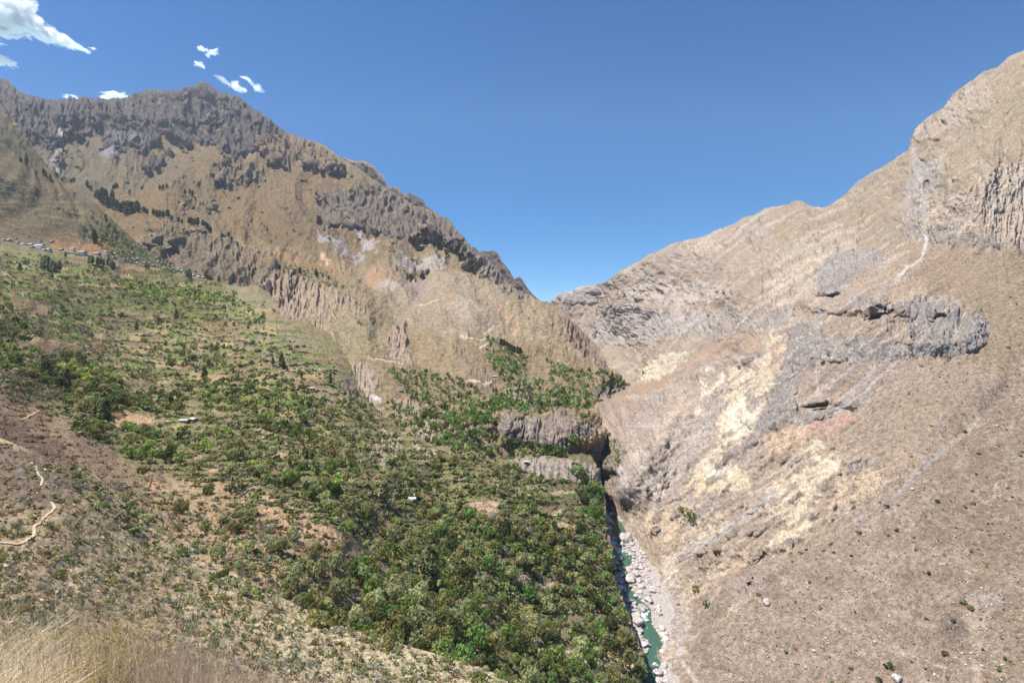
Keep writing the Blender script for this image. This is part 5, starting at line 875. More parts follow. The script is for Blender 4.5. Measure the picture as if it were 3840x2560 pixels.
# loose rocks on the slopes
BROWNROCK = ROCK_M
for (u, v, r, w, Lr) in [(2876, 2262, 17, 'large grey block casting a shadow on the brown slope', wall), (2870, 2258, 11, 'grey block leaning on the larger block of the brown slope', wall), (3052, 2440, 9, 'square pinkish rock alone on the lower brown slope', wall), (3240, 2008, 7, 'pale rock on the upper part of the brown slope', wall), (3364, 2545, 20, 'dark topped rock at the bottom edge of the brown slope', wall),
                          (3580, 2012, 6, 'pair of pale rocks on the brown slope, left one', wall), (3600, 2000, 5, 'pair of pale rocks on the brown slope, right one', wall), (963, 2352, 13, 'rounded cream boulder alone on the near hillside', near), (1080, 2520, 12, 'pale rock near the bottom edge of the near hillside', near), (722, 1990, 11, 'orange rock above the agave gully', near), (3780, 2005, 6, 'small pale rock near the right edge', wall), (3800, 1470, 7, 'pale rock high on the right edge slope', wall), (3420, 1830, 9, 'pale rock beside the grey scree chute', wall), (3740, 1600, 6, 'small pale rock on the upper right slope', wall)]:
    P_, _ = at(Lr, u, v); rr = r / F * P_[0, 1]; o = put('rock', rocks[int(rb.integers(0, 7))], None); o.location = P_[0] + [0, 0, rr * .3]; o.scale = (rr, rr, rr); o.rotation_euler = (0, 0, rb.uniform(0, 6)); label(o, w, 'rock')
# ------------------------------------------------------------------ stones strewn over the slopes (countless)
def strew(name, Lr, polys, n, rmin, rmax, text, cols):
    VV, FF, CC, off = [], [], [], 0; protos = [rock_mesh(40 + k, 1) for k in range(4)]
    for (poly, share) in polys:
        p = np.array(poly, float); m = int(n * share); U = rb.uniform(p[:, 0].min(), p[:, 0].max(), m * 3); V = rb.uniform(p[:, 1].min(), p[:, 1].max(), m * 3); ok = inpoly(poly, U, V) & (gnoise(U / 60, V / 40, 51) > .0) & (V > np.interp(U, Lr.us, Lr.vt) + 3); U, V = U[ok][:m], V[ok][:m]
        if not len(U): continue
        P_, _ = at(Lr, U, V)
        for k in range(len(U)):
            pv, pf = protos[int(rb.integers(0, 4))]; r = float(np.clip(rb.lognormal(math.log(rmin * 1.6), .5), rmin, rmax)) ; a = rb.uniform(0, 6.3); c, s = math.cos(a), math.sin(a); W = pv * r; W = np.stack([W[:, 0] * c - W[:, 1] * s, W[:, 0] * s + W[:, 1] * c, W[:, 2] + r * .25], 1) + P_[k]
            VV.append(W); FF.append(pf + off); off += len(pv); CC.append(np.repeat((cols[int(rb.integers(0, len(cols)))] * rb.uniform(.7, 1.2))[None], len(pv), 0))
    o = put(name, new_mesh(name, np.concatenate(VV), np.concatenate(FF), np.concatenate(CC), False), leafmat(name + '_stone', 0, 0), kind='stuff'); o['label'] = text; o['category'] = 'stones'
strew('slope_stones', wall, [([(3000, 2150), (3500, 1900), (4100, 1300), (4150, 2640), (2700, 2640), (2650, 2300)], .6), ([(2640, 2200), (3300, 2100), (3300, 2500), (2700, 2560)], .25), ([(3540, 2200), (3800, 2200), (3800, 2560), (3600, 2560)], .15)], 1500, .2, .8, 'pale stones strewn over the brown slope right of the river', [C(190, 172, 158) * .8, C(160, 140, 124) * .8, C(206, 194, 184) * .8])
strew('river_stones', bed, [([(2250, 1890), (2330, 1930), (2400, 2010), (2440, 2150), (2440, 2300), (2360, 2300), (2330, 2200), (2290, 2000)], .6), ([(2400, 2300), (2440, 2300), (2484, 2400), (2480, 2480), (2460, 2560), (2500, 2560), (2500, 2380)], .4)], 3000, .3, 1.3, 'white stones between the boulders of the river bed', [C(222, 214, 208) * .8, C(190, 182, 176) * .8])
strew('gravel_bar_stones', bed, [([(2345, 1990), (2400, 2010), (2470, 2150), (2478, 2300), (2505, 2400), (2500, 2460), (2440, 2330), (2400, 2150)], 1.0)], 1100, .5, 1.7, 'pale blocks covering the right side of the river bed', [C(222, 214, 206) * .8, C(196, 186, 178) * .8, C(208, 192, 182) * .8])
strew('hillside_stones', near, [([(-200, 2000), (700, 2120), (1200, 2320), (1950, 2580), (1600, 2700), (-200, 2700)], 1.0)], 2600, .06, .35, 'small pale stones over the near hillside', [C(200, 184, 158) * .8, C(170, 148, 122) * .8])
# ------------------------------------------------------------------ prickly pears and agaves of the near hillside
def cact_mesh(kind, var, lod=0):
    rng = np.random.default_rng(var * 7 + 1 + lod)
    V = pads(rng, [46, 14][lod]) if kind == 'pear' else agave(rng, [34, 14][lod]); c = (C(150, 158, 108) if kind == 'pear' else C(134, 146, 128)) * .8
    return V, c
CM = {}
for kind in ('pear', 'agave'):
    for var in range(6):
        V, c = cact_mesh(kind, var); me = new_mesh('pads' if kind == 'pear' else 'leaves', V, q4(V), colorize(V, c, np.random.default_rng(var), .22, .06), False); me.materials.append(CACT_M); CM[(kind, var)] = me
CREG = [(near, [(250, 1790), (480, 1900), (760, 2100), (1250, 2330), (1960, 2580), (1500, 2600), (900, 2500), (600, 2330), (200, 2150)], 2600, .9), (near, [(-100, 1960), (400, 2000), (700, 2150), (900, 2400), (-100, 2400)], 700, .35), (near, [(0, 2300), (1000, 2350), (1700, 2560), (0, 2560)], 500, .5), (near, [(340, 1880), (760, 2100), (1150, 2310), (900, 2330), (560, 2120)], 900, 1.),
        (valley, [(470, 1890), (700, 1900), (1000, 1950), (1200, 2100), (1230, 2300), (1050, 2230), (760, 2080)], 1500, .9), (valley, [(1980, 2020), (2240, 2030), (2320, 2200), (2200, 2260), (2040, 2180)], 500, .9), (valley, [(1780, 1930), (1860, 1930), (1860, 2010), (1760, 2010)], 160, 1.), (valley, [(1560, 1930), (1680, 1960), (1660, 2010), (1560, 1980)], 100, 1.)]
items = []
for Lr, poly, n, dn in CREG:
    p = np.array(poly, float); U = rb.uniform(p[:, 0].min(), p[:, 0].max(), n * 2); V = rb.uniform(p[:, 1].min(), p[:, 1].max(), n * 2); ok = inpoly(poly, U, V) & (gnoise(U / 50, V / 30, 33) + .5 * gnoise(U / 18, V / 12, 35) > .25 - dn * .45) & (V > np.interp(U, Lr.us, Lr.vt) + 4); U, V = U[ok], V[ok]; P_, _ = at(Lr, U, V)
    for k in range(len(U)):
        ag = gnoise(U[k:k + 1] / 60, V[k:k + 1] / 40, 61)[0] > .28; r = float(np.clip(rb.lognormal(-.35, .35), .35, 1.5)) * (1.15 if Lr is valley else .85); items.append((r / P_[k, 1], r, 'agave' if ag else 'pear', U[k], V[k], P_[k]))
for (u, v) in [(690, 2070), (700, 2060), (712, 2052), (722, 2045), (735, 2040), (680, 2085), (728, 2060), (715, 2072), (705, 2085), (740, 2052)]: P_, _ = at(near, u, v); items.append((1.3 / P_[0, 1], 1.2, 'agave', u, v, P_[0]))
items.sort(key=lambda q: -q[0]); cnt = {'pear': 0, 'agave': 0}; VV, CC = [], []
for (s, r, kind, u, v, P_) in items:
    rz = rb.uniform(0, 6.28)
    if cnt[kind] < (295 if kind == 'pear' else 150) and -20 < u < 3860 and v < 2575:
        cnt[kind] += 1; o = put('prickly_pear' if kind == 'pear' else 'agave', CM[(kind, int(rb.integers(0, 6)))], None); o.location = P_ - [0, 0, .05]; o.scale = (r, r, r); o.rotation_euler = (0, 0, rz)
        label(o, f"{'small' if r < .6 else 'large' if r > 1 else 'medium'} {'pale green prickly pear' if kind == 'pear' else 'blue grey agave'} {where(u, v)}", 'cactus' if kind == 'pear' else 'agave', 'prickly pears on the hillsides' if kind == 'pear' else 'agaves on the hillsides')
    else:
        V, c = cact_mesh(kind, int(rb.integers(0, 5)), 1); cs, sn = math.cos(rz), math.sin(rz); V = V * r; V = np.stack([V[:, 0] * cs - V[:, 1] * sn, V[:, 0] * sn + V[:, 1] * cs, V[:, 2]], 1) + P_; VV.append(V); CC.append(colorize(V, c, rb, .22, .06))
V = np.concatenate(VV); o = put('cactus_scrub', new_mesh('cactus_scrub', V, q4(V), np.concatenate(CC), False), CACT_M, kind='stuff'); o['label'] = 'low prickly pears and agaves covering the dry hillsides'; o['category'] = 'cactus'
# dry tufts, countless
VV, CC = [], []
for Lr, poly, n, r0, cols in [(near, [(-250, 1500), (240, 1720), (760, 2100), (1250, 2330), (2000, 2600), (2000, 2760), (-250, 2760)], 17000, .46, [C(196, 170, 130), C(168, 142, 108), C(214, 196, 152), C(150, 126, 98), C(186, 180, 124), C(160, 162, 108), C(206, 194, 140)]), (wall, [(3300, 1400), (4150, 950), (4150, 2640), (2700, 2640), (2640, 2250), (3100, 2010)], 7000, .36, [C(190, 158, 126), C(170, 142, 110), C(150, 130, 96), C(196, 166, 132)]),
                               (valley, [(-250, 1400), (130, 1440), (430, 1710), (900, 1810), (1320, 2060), (1240, 2330), (900, 2160), (350, 1790), (-250, 1700)], 4000, .6, [C(140, 112, 84), C(120, 98, 76), C(150, 128, 96)]), (valley, [(-250, 940), (860, 1100), (1340, 1470), (1800, 1720), (2260, 1830), (2330, 2300), (1700, 2300), (1300, 2000), (430, 1690), (-250, 1350)], 27000, .98, [C(136, 136, 92), C(118, 126, 78), C(146, 140, 104), C(130, 120, 92), C(110, 122, 70), C(124, 132, 88)])]:
    p = np.array(poly, float); U = rb.uniform(p[:, 0].min(), p[:, 0].max(), n * 2); V = rb.uniform(p[:, 1].min(), p[:, 1].max(), n * 2); dth = .35 if Lr is not valley else .75; ok = inpoly(poly, U, V) & ((polydist([(3620, 2200), (3780, 2200), (3720, 2320), (3690, 2560), (3640, 2560), (3640, 2400)], U, V) < 0) if Lr is wall else True) & ((curvedist(NEARPATH, U, V) > 12) if Lr is near else True) & (rb.uniform(0, 1, n * 2) < dth + 1.3 * gnoise(U / 55, V / 30, 71) + .8 * gnoise(U / 18, V / 12, 73)) & (V > np.interp(U, Lr.us, Lr.vt) + 1)
    if Lr is valley:
        for f_ in KEEP: k_ = np.where(ok & (np.abs(U - f_[0][0]) < 260) & (np.abs(V - f_[0][1]) < 90))[0]; ok[k_[polydist(f_, U[k_], V[k_]) > -3]] = False
    U, V = U[ok][:n], V[ok][:n]; P_, _ = at(Lr, U, V); protos = [crown(np.random.default_rng(80 + k), 2, .4, .35, 18 if Lr is not valley else 13, .34 if Lr is not valley else .42, -.05, .9) for k in range(5)]
    for k in range(len(U)):
        if Lr is valley and V[k] < 1950:
            ph_ = float(tphase(U[k:k + 1], V[k:k + 1])[0]); V2_ = V[k] + (.55 - (ph_ - math.floor(ph_))) * (14 if V[k] < 1250 else 20)
            if rb.uniform() < .7 and V2_ > np.interp(U[k], Lr.us, Lr.vt) + 2: P_[k] = at(Lr, U[k], V2_)[0][0]
        r = r0 * float(np.clip(rb.lognormal(-.1, .4), .4, 2.2)) * (P_[k, 1] / 200) ** .35; VV.append(protos[k % 5] * r * [1, 1, .8] + P_[k] - [0, 0, .08 * r]); CC.append(colorize(protos[k % 5], cols[int(rb.integers(0, len(cols)))] * (1.0 if Lr is valley else .78) * rb.uniform(.8, 1.2), rb, .15))
V = np.concatenate(VV); o = put('dry_tufts', new_mesh('dry_tufts', V, q4(V), np.concatenate(CC), False), leafmat('dry_tuft', .1, 0), kind='stuff'); o['label'] = 'dry brown tufts and low scrub scattered over all the slopes'; o['category'] = 'scrub'
print('things', round(time.time() - T0, 1))
# ------------------------------------------------------------------ tall trees: pines of the hanging valley, eucalyptus of the terraces
TALLM = {}
def tallmesh(kind, var):
    if (kind, var) not in TALLM:
        rng = np.random.default_rng(300 + var); c = LC['dark'] * .8 if kind == 'pine' else LC['sage'] * .72
        V = tall(rng, 900 if kind == 'big' else 260, .035 if kind == 'big' else .055, [.2, .16, .24][var % 3]); me = new_mesh(kind + '_crown', V, q4(V), colorize(V, c, rng, .28), False); me.materials.append(LEAF_R)
        rng = np.random.default_rng(9 + var); Vt, Ft = trunk_mesh(rng, .9, .02, 5, .12); Vt[:, 2] *= .8; mt = new_mesh('trunk', Vt, Ft, np.tile(C(150, 136, 118)[None] * .7, (len(Vt), 1)), True); mt.materials.append(WOOD_M); TALLM[(kind, var)] = (me, mt)
    return TALLM[(kind, var)]
def tall_tree(name, kind, Lr, u, v, hpx, text, cat, group=None, wide=1.0):
    P_, _ = at(Lr, u, v); h = hpx / F * P_[0, 1]; var = int(rb.integers(0, 4)); mc, mt = tallmesh(kind, var); o = put(name, None, None); o.location = P_[0] - [0, 0, .2]; o.scale = (h * wide, h * wide, h); o.rotation_euler = (0, 0, rb.uniform(0, 6))
    for nm, me in (('crown', mc), ('trunk', mt)): c = bpy.data.objects.new(nm, me); col.objects.link(c); c.parent = o
    label(o, text, cat, group)
pines = [(274, 676, 18), (264, 680, 16), (328, 706, 22), (340, 712, 16), (361, 745, 30), (372, 750, 28), (387, 748, 32), (398, 752, 28), (423, 758, 30), (380, 772, 32), (392, 778, 30), (404, 782, 30), (416, 784, 32), (428, 788, 34), (440, 790, 30), (450, 792, 26), (462, 786, 28), (474, 792, 36), (484, 794, 40), (494, 796, 38), (504, 800, 30), (518, 806, 36), (522, 812, 24), (470, 800, 26), (488, 806, 26), (540, 812, 18), (552, 816, 20), (564, 818, 18), (578, 822, 22), (590, 826, 24), (602, 830, 26), (614, 832, 24), (626, 836, 26), (638, 842, 26), (646, 846, 18), (432, 713, 20), (424, 714, 16), (440, 712, 16), (486, 728, 16), (530, 706, 12), (536, 706, 10), (600, 732, 18), (612, 734, 20), (626, 732, 16), (694, 734, 18), (712, 728, 18), (722, 732, 20), (734, 748, 14), (668, 848, 18), (680, 850, 14), (706, 854, 24), (716, 858, 26), (726, 862, 26), (738, 866, 28), (752, 872, 22), (764, 876, 26), (776, 880, 26), (786, 884, 22), (830, 905, 14), (846, 912, 14), (860, 918, 18), (864, 922, 14), (206, 655, 14), (1124, 1030, 22), (1184, 1040, 24), (1190, 1046, 20), (1232, 1052, 14), (1056, 996, 14), (1210, 1044, 16)]
for k, (u, v, h) in enumerate(pines):
    grp = 'dark pines of the mountain foot'
    tall_tree('pine_tree', 'pine', mount, u, v, h * 1.15, ('tall ' if h > 28 else 'small ' if h < 17 else '') + 'dark green pine tree ' + where(u, v), 'tree', grp, 1.25)
for (u, v, h) in [(76, 612, 18), (82, 616, 14), (97, 626, 18), (163, 655, 24), (172, 662, 20), (188, 676, 22), (196, 684, 14), (396, 828, 22), (404, 836, 24), (410, 842, 16), (352, 905, 38), (362, 900, 30), (356, 915, 30)]:
    tall_tree('pine_tree', 'pine', valley, u, v, h * 1.1, 'dark tree standing on the hillside ' + where(u, v), 'tree', 'dark trees on the hill above the village')
eu = [(385, 1575, 100), (362, 1562, 70), (395, 1582, 90), (248, 1470, 85), (236, 1455, 70), (405, 1585, 60), (765, 1428, 62), (770, 1428, 40), (1054, 1376, 58), (1062, 1380, 40), (1237, 1450, 48), (1022, 1370, 34), (160, 1010, 50), (172, 1014, 58), (182, 1018, 54), (196, 1022, 50), (206, 1026, 44), (222, 1020, 40), (74, 1018, 34), (335, 994, 34), (345, 1000, 36), (365, 1004, 34), (376, 1004, 34), (388, 1006, 30), (408, 1002, 42), (416, 1008, 34), (428, 1012, 30), (245, 962, 24), (550, 1004, 26), (558, 1008, 24), (700, 1044, 32), (708, 1046, 36), (716, 1048, 28), (820, 1060, 24), (860, 1066, 24), (868, 1068, 26), (512, 1240, 40), (660, 1190, 40), (730, 1110, 30), (1130, 1420, 26), (2208, 1566, 28), (2228, 1574, 26), (1150, 1725, 50), (1168, 1728, 40), (1500, 1850, 60), (1140, 1715, 40), (640, 1530, 60), (630, 1524, 50)]
for (u, v, h) in eu:
    tall_tree('eucalyptus', 'euc', mount if u > 2200 else valley, u, v, h, f"{'tall' if h > 55 else 'slim'} grey green eucalyptus {where(u, v)}", 'tree', 'slim eucalyptus trees on the terraces')
tall_tree('eucalyptus', 'big', valley, 1612, 2212, 165, 'broad tall brownish green eucalyptus towering over the woods at bottom centre', 'tree', None, 1.25)
tall_tree('eucalyptus', 'euc', valley, 1440, 1888, 84, 'tall grey green eucalyptus at the upper left edge of the woods', 'tree', None, 1.5)
for (u, v) in [(1880, 1295), (1890, 1300), (1900, 1306), (1910, 1311), (1920, 1316), (1930, 1320), (1940, 1326), (1950, 1331)]: tall_tree('pine_tree', 'pine', mount, u, v, 26, 'dark upright tree in the row on the crest of the green slope', 'tree', 'row of dark trees on the green slope', 1.5)
# ------------------------------------------------------------------ houses
def simple_mat(name, c, rough=.8, var=.1, scale=.6):
    m, nt, b = mat_new(name); L = nt.links.new; tc = N(nt, 'ShaderNodeTexCoord'); n = N(nt, 'ShaderNodeTexNoise'); n.inputs['Scale'].default_value = scale; n.inputs['Detail'].default_value = 5; L(tc.outputs['Object'], n.inputs['Vector'])
    cr = N(nt, 'ShaderNodeValToRGB'); c = np.array(c); cr.color_ramp.elements[0].color = (*(c * (1 - var)), 1); cr.color_ramp.elements[1].color = (*np.minimum(c * (1 + var), .9), 1); cr.color_ramp.elements[0].position = .35; cr.color_ramp.elements[1].position = .65
    L(n.outputs[0], cr.inputs[0]); L(cr.outputs[0], b.inputs['Base Color']); b.inputs['Roughness'].default_value = .95; b.inputs['Specular IOR Level'].default_value = .05; return m
ROOF = dict(white=simple_mat('roof_sheet_white', (.50, .49, .46), .6), pale=simple_mat('roof_sheet_pale', (.38, .37, .36), .6, .2), grey=simple_mat('roof_sheet_grey', (.24, .23, .22), .6, .2), blue=simple_mat('roof_sheet_blue', (.16, .21, .28), .5), red=simple_mat('roof_tiles', (.36, .16, .11), .8), rust=simple_mat('roof_rusty', (.38, .25, .18), .8))
WALLM = dict(white=simple_mat('wall_plaster', (.62, .58, .52)), adobe=simple_mat('wall_adobe', (.32, .24, .17)), grey=simple_mat('wall_grey', (.36, .34, .32))); DOORM = simple_mat('dark_opening', (.05, .045, .04))
def boxv(x0, x1, y0, y1, z0, z1):
    V = [(x, y, z) for z in (z0, z1) for (x, y) in ((x0, y0), (x1, y0), (x1, y1), (x0, y1))]; return V, [(0, 3, 2, 1), (4, 5, 6, 7), (0, 1, 5, 4), (1, 2, 6, 5), (2, 3, 7, 6), (3, 0, 4, 7)]
def join(parts):
    V, Fq = [], []
    for v, f in parts: o = len(V); V += list(v); Fq += [tuple(i + o for i in q) for q in f]
    return np.array(V, float), np.array(Fq)
def house(name, Lr, u, v, w, d, h, rz, roof, wallc, text, cat='house', group=None, pitch=.22, nwin=2):
    P_, _ = at(Lr, u, v); o = put(name, None, None); o.location = P_[0] + [0, 0, -.4]; o.rotation_euler = (0, 0, rz)
    V, Fq = join([boxv(-w / 2, w / 2, -d / 2, d / 2, -1.5, h)]); put('wall', new_mesh('wall', V, Fq, None, False), WALLM[wallc], o)
    e = .35; rh = d * pitch; V = [(-w / 2 - e, -d / 2 - e, h + .02), (w / 2 + e, -d / 2 - e, h + .02), (w / 2 + e, d / 2 + e, h + .02), (-w / 2 - e, d / 2 + e, h + .02), (-w / 2 - e, 0, h + rh + .15), (w / 2 + e, 0, h + rh + .15)]
    V = np.array(V + [(x, y, z + .12) for x, y, z in V]); Fr = [(6, 7, 11, 10), (10, 11, 8, 9), (0, 4, 5, 1), (4, 3, 2, 5), (0, 1, 7, 6), (2, 3, 9, 8), (1, 5, 11, 7), (5, 2, 8, 11), (0, 6, 10, 4), (4, 10, 9, 3)]
    put('roof', new_mesh('roof', V, Fr, None, False), ROOF[roof], o)
    V, Fq = join([boxv(-w * .05 - .5, -w * .05 + .5, -d / 2 - .03, -d / 2 + .05, .4, 2.3)]); put('door', new_mesh('door', V, Fq, None, False), DOORM, o)
    for k in range(nwin):
        x = (-w / 2 + w * (k + .5) / nwin) if nwin > 1 else w * .3
        if abs(x + w * .05) < 1.1: x += 1.8
        if abs(x) > w / 2 - .6: continue
        V, Fq = join([boxv(x - .45, x + .45, -d / 2 - .03, -d / 2 + .05, 1.2, 2.1)]); put('window', new_mesh('window', V, Fq, None, False), DOORM, o)
    label(o, text, cat, group)
G1 = 'houses of the hillside village'
HS = [(14, 904, 16, 'white'), (34, 908, 20, 'white'), (50, 903, 10, 'rust'), (65, 910, 16, 'pale'), (60, 898, 10, 'grey'), (85, 917, 18, 'white'), (98, 921, 12, 'red'), (116, 922, 22, 'white'), (120, 931, 14, 'pale'), (165, 941, 14, 'white'), (182, 940, 24, 'white'), (188, 946, 14, 'red'), (150, 908, 12, 'grey'), (196, 914, 18, 'pale'), (230, 938, 12, 'white'),
      (398, 950, 14, 'pale'), (412, 951, 12, 'grey'), (432, 955, 9, 'white'), (437, 964, 11, 'white'), (426, 968, 10, 'grey'), (402, 962, 12, 'grey'), (452, 972, 12, 'pale'), (466, 976, 15, 'blue'), (483, 972, 14, 'grey'), (478, 980, 13, 'blue'), (490, 984, 12, 'rust'), (500, 972, 9, 'white'), (520, 968, 10, 'white'), (506, 978, 9, 'pale'), (517, 986, 14, 'white'), (528, 992, 12, 'pale'), (498, 950, 7, 'white'), (540, 998, 11, 'grey'), (560, 988, 9, 'white'), (575, 998, 10, 'grey'), (545, 984, 8, 'pale'),
      (594, 984, 9, 'white'), (600, 1004, 10, 'grey'), (612, 1008, 12, 'pale'), (624, 1010, 13, 'white'), (634, 1002, 9, 'grey'), (646, 997, 8, 'white'), (649, 1010, 12, 'white'), (640, 1014, 10, 'red'), (663, 1017, 16, 'white'), (655, 1022, 9, 'grey'), (672, 1010, 8, 'pale'), (683, 1018, 12, 'white'), (692, 1024, 10, 'grey'), (704, 1023, 10, 'white'), (724, 1028, 14, 'white'), (745, 1033, 16, 'white'), (762, 1038, 10, 'white'), (608, 992, 7, 'grey'), (590, 1000, 8, 'rust')]
for k, (u, v, wp, rf) in enumerate(HS):
    Y = at(valley, u, v)[0][0, 1]; w = wp / F * Y
    part = 'left end' if u < 240 else 'middle' if u < 480 else 'right part' if u < 600 else 'right end'
    near_t = where(u, v) if u < 240 else ['above the lane', 'below the lane', 'on the lane'][k % 3]
    txt = {'white': 'white roofed', 'pale': 'pale grey roofed', 'grey': 'dark grey roofed', 'blue': 'blue roofed', 'red': 'red tiled', 'rust': 'rusty roofed'}[rf]
    szt = 'long' if wp > 14 else 'small' if wp < 10 else 'low'
    house('house', valley, u, v, w, float(rb.uniform(5, 7)), float(rb.uniform(2.4, 3.2)), -.42 + rb.uniform(-.15, .15), rf, ['white', 'adobe', 'grey'][k % 3], f'{szt} {txt} house in the {part} of the village at photo left, number {k} along the hillside'.replace(f', number {k} along the hillside', ''), 'house', G1)
house('village_hall', valley, 147, 930, 30, 9, 5.5, -.42, 'white', 'white', 'largest bright white roofed hall at the left end of the village', 'hall', None, .25, 5)
house('school_building', valley, 306, 948, 24, 7, 3.5, -.40, 'white', 'grey', 'long white roofed building on the walled terrace in mid village', 'school', None, .2, 6)
house('school_building', valley, 364, 956, 16, 7, 4, -.40, 'white', 'grey', 'shorter white roofed building right of the long one in mid village', 'school', None, .2, 4)
house('chapel', valley, 274, 942, 9, 6, 5.5, -.40, 'pale', 'white', 'tall pale building left of the long white roofed one in mid village', 'building', None, .3, 1)
P0, _ = at(valley, [252, 285, 320, 345, 352], [953, 958, 964, 968, 971]); V, Fq = [], []
for k, p_ in enumerate(P0):
    for dz in (-2, 3.2): V += [p_ + [0, -1, dz], p_ + [0, -.3, dz]]
for k in range(len(P0) - 1):
    a = k * 4; Fq += [(a, a + 4, a + 6, a + 2), (a + 1, a + 3, a + 7, a + 5), (a + 2, a + 6, a + 7, a + 3)]
o = put('retaining_wall', new_mesh('retaining_wall', np.array(V), np.array(Fq), None, False), WALLM['grey']); label(o, 'grey retaining wall under the long white roofed building of the village', 'wall')
for (Lr, u, v, w, d, rz, rf, wc, txt) in [(valley, 690, 1588, 5.6, 4, .1, 'white', 'adobe', 'left one of the two small white roofed huts among trees on the mid slope'), (valley, 727, 1584, 5, 4, -.5, 'white', 'adobe', 'right one of the two small white roofed huts among trees on the mid slope'), (valley, 630, 1590, 1.6, 1.6, 0, 'white', 'white', 'tiny white shed left of the two white roofed huts'),
        (valley, 1545, 1878, 4, 3.4, .2, 'white', 'adobe', 'small white roofed shed in the clearing above the woods'), (valley, 1552, 1868, 3, 2.6, .2, 'white', 'adobe', 'smaller white roof directly behind the shed in the clearing'), (mount, 1928, 1482, 9, 5, .1, 'white', 'white', 'long white roofed house on the lower green bench'), (mount, 1984, 1510, 6, 4, 0, 'white', 'adobe', 'white roofed hut above the columned bench cliff'),
        (valley, 1974, 1742, 3.5, 2.6, .1, 'white', 'adobe', 'white roofed hut between the two cliff bands'), (mount, 1735, 1578, 5, 3.5, .1, 'red', 'adobe', 'red roofed hut among the trees of the lower bench'), (mount, 1905, 1446, 8, 4, 0, 'pale', 'adobe', 'pale roofed hut high on the green bench'), (valley, 1170, 1470, 4, 3.5, .1, 'white', 'white', 'white hut among shrubs near the side ravine'), (mount, 1855, 1412, 5, 4, 0, 'white', 'adobe', 'small white hut under the dark gully of the mountain foot'),
        (mount, 1990, 1440, 5, 3, 0, 'pale', 'adobe', 'small pale hut right of the pale roofed hut on the green bench'), (mount, 1505, 1465, 5, 4, 0, 'blue', 'adobe', 'blue roofed hut at the left of the lower bench'), (valley, 705, 2000 - 390, 0.1, .1, 0, 'white', 'white', '')]:
    if txt: house('hut', Lr, u, v, w, d, 2.1, rz, rf, wc, txt, 'hut', None, .12, 1)
# ------------------------------------------------------------------ footpaths: thin strips laid on the ground
PATH_M = simple_mat('trodden_earth', C(210, 190, 158) * .78, .95, .14, 2.0); TRAIL_M = simple_mat('dusty_trail', C(196, 160, 126) * .85, .95, .16, 1.2)
def path(name, Lr, pts, w, m):
    p = np.array(pts, float); n = int(np.hypot(*np.diff(p, axis=0).T).sum() / 4) + 2; s = np.r_[0, np.cumsum(np.hypot(*np.diff(p, axis=0).T))]; t = np.linspace(0, s[-1], n); U = np.interp(t, s, p[:, 0]) + 2.0 * gnoise(t / 22, t * 0, 3); V = np.interp(t, s, p[:, 1]) + 1.5 * gnoise(t / 18, t * 0, 5)
    P_, Nn = at(Lr, U, V); d = np.gradient(P_, axis=0); sd_ = np.cross(d, Nn); sd_ /= np.linalg.norm(sd_, axis=1, keepdims=True) + 1e-9; ww = (w * (1 + .3 * gnoise(t / 15, t * 0, 8)))[:, None]
    Q_ = np.concatenate([P_ - sd_ * ww + Nn * .22, P_ + Nn * .3, P_ + sd_ * ww + Nn * .22]); i = np.arange(n - 1); f = np.concatenate([np.stack([i, i + 1, n + i + 1, n + i], 1), np.stack([n + i, n + i + 1, 2 * n + i + 1, 2 * n + i], 1)])
    put(name, new_mesh(name, Q_, f, None, True), m, kind='structure')
path('footpath', near, [(-200, 2046), (0, 2036), (60, 2038), (92, 2030), (122, 2018), (128, 2000), (126, 1980), (142, 1962), (158, 1945), (178, 1930), (192, 1920), (204, 1908), (200, 1895), (190, 1882)], .30, PATH_M)
path('footpath', near, [(150, 1822), (158, 1800), (150, 1785), (135, 1770), (132, 1752)], .26, PATH_M)
path('footpath', valley, [(0, 1450), (60, 1432), (115, 1428)], .5, TRAIL_M); path('footpath', valley, [(40, 1510), (100, 1528), (146, 1542), (110, 1560), (72, 1580)], .5, TRAIL_M); path('footpath', valley, [(146, 1542), (200, 1556), (250, 1566)], .45, TRAIL_M)
path('footpath', valley, [(180, 1280), (240, 1290), (300, 1300), (440, 1308), (500, 1310)], 1.0, TRAIL_M); path('footpath', valley, [(80, 1105), (96, 1120), (120, 1140), (180, 1165)], 1.0, TRAIL_M); path('footpath', valley, [(1030, 1640), (1120, 1690), (1200, 1730), (1280, 1725), (1350, 1740)], .7, TRAIL_M)
path('footpath', valley, [(1210, 1725), (1330, 1735), (1420, 1752)], .6, TRAIL_M); path('footpath', valley, [(840, 1180), (900, 1225), (860, 1200)], .6, TRAIL_M); path('footpath', mount, [(1790, 1505), (1840, 1492), (1852, 1484)], .9, TRAIL_M); path('footpath', valley, [(1540, 1935), (1560, 1925), (1700, 1985)], .5, TRAIL_M)
print('village', round(time.time() - T0, 1))
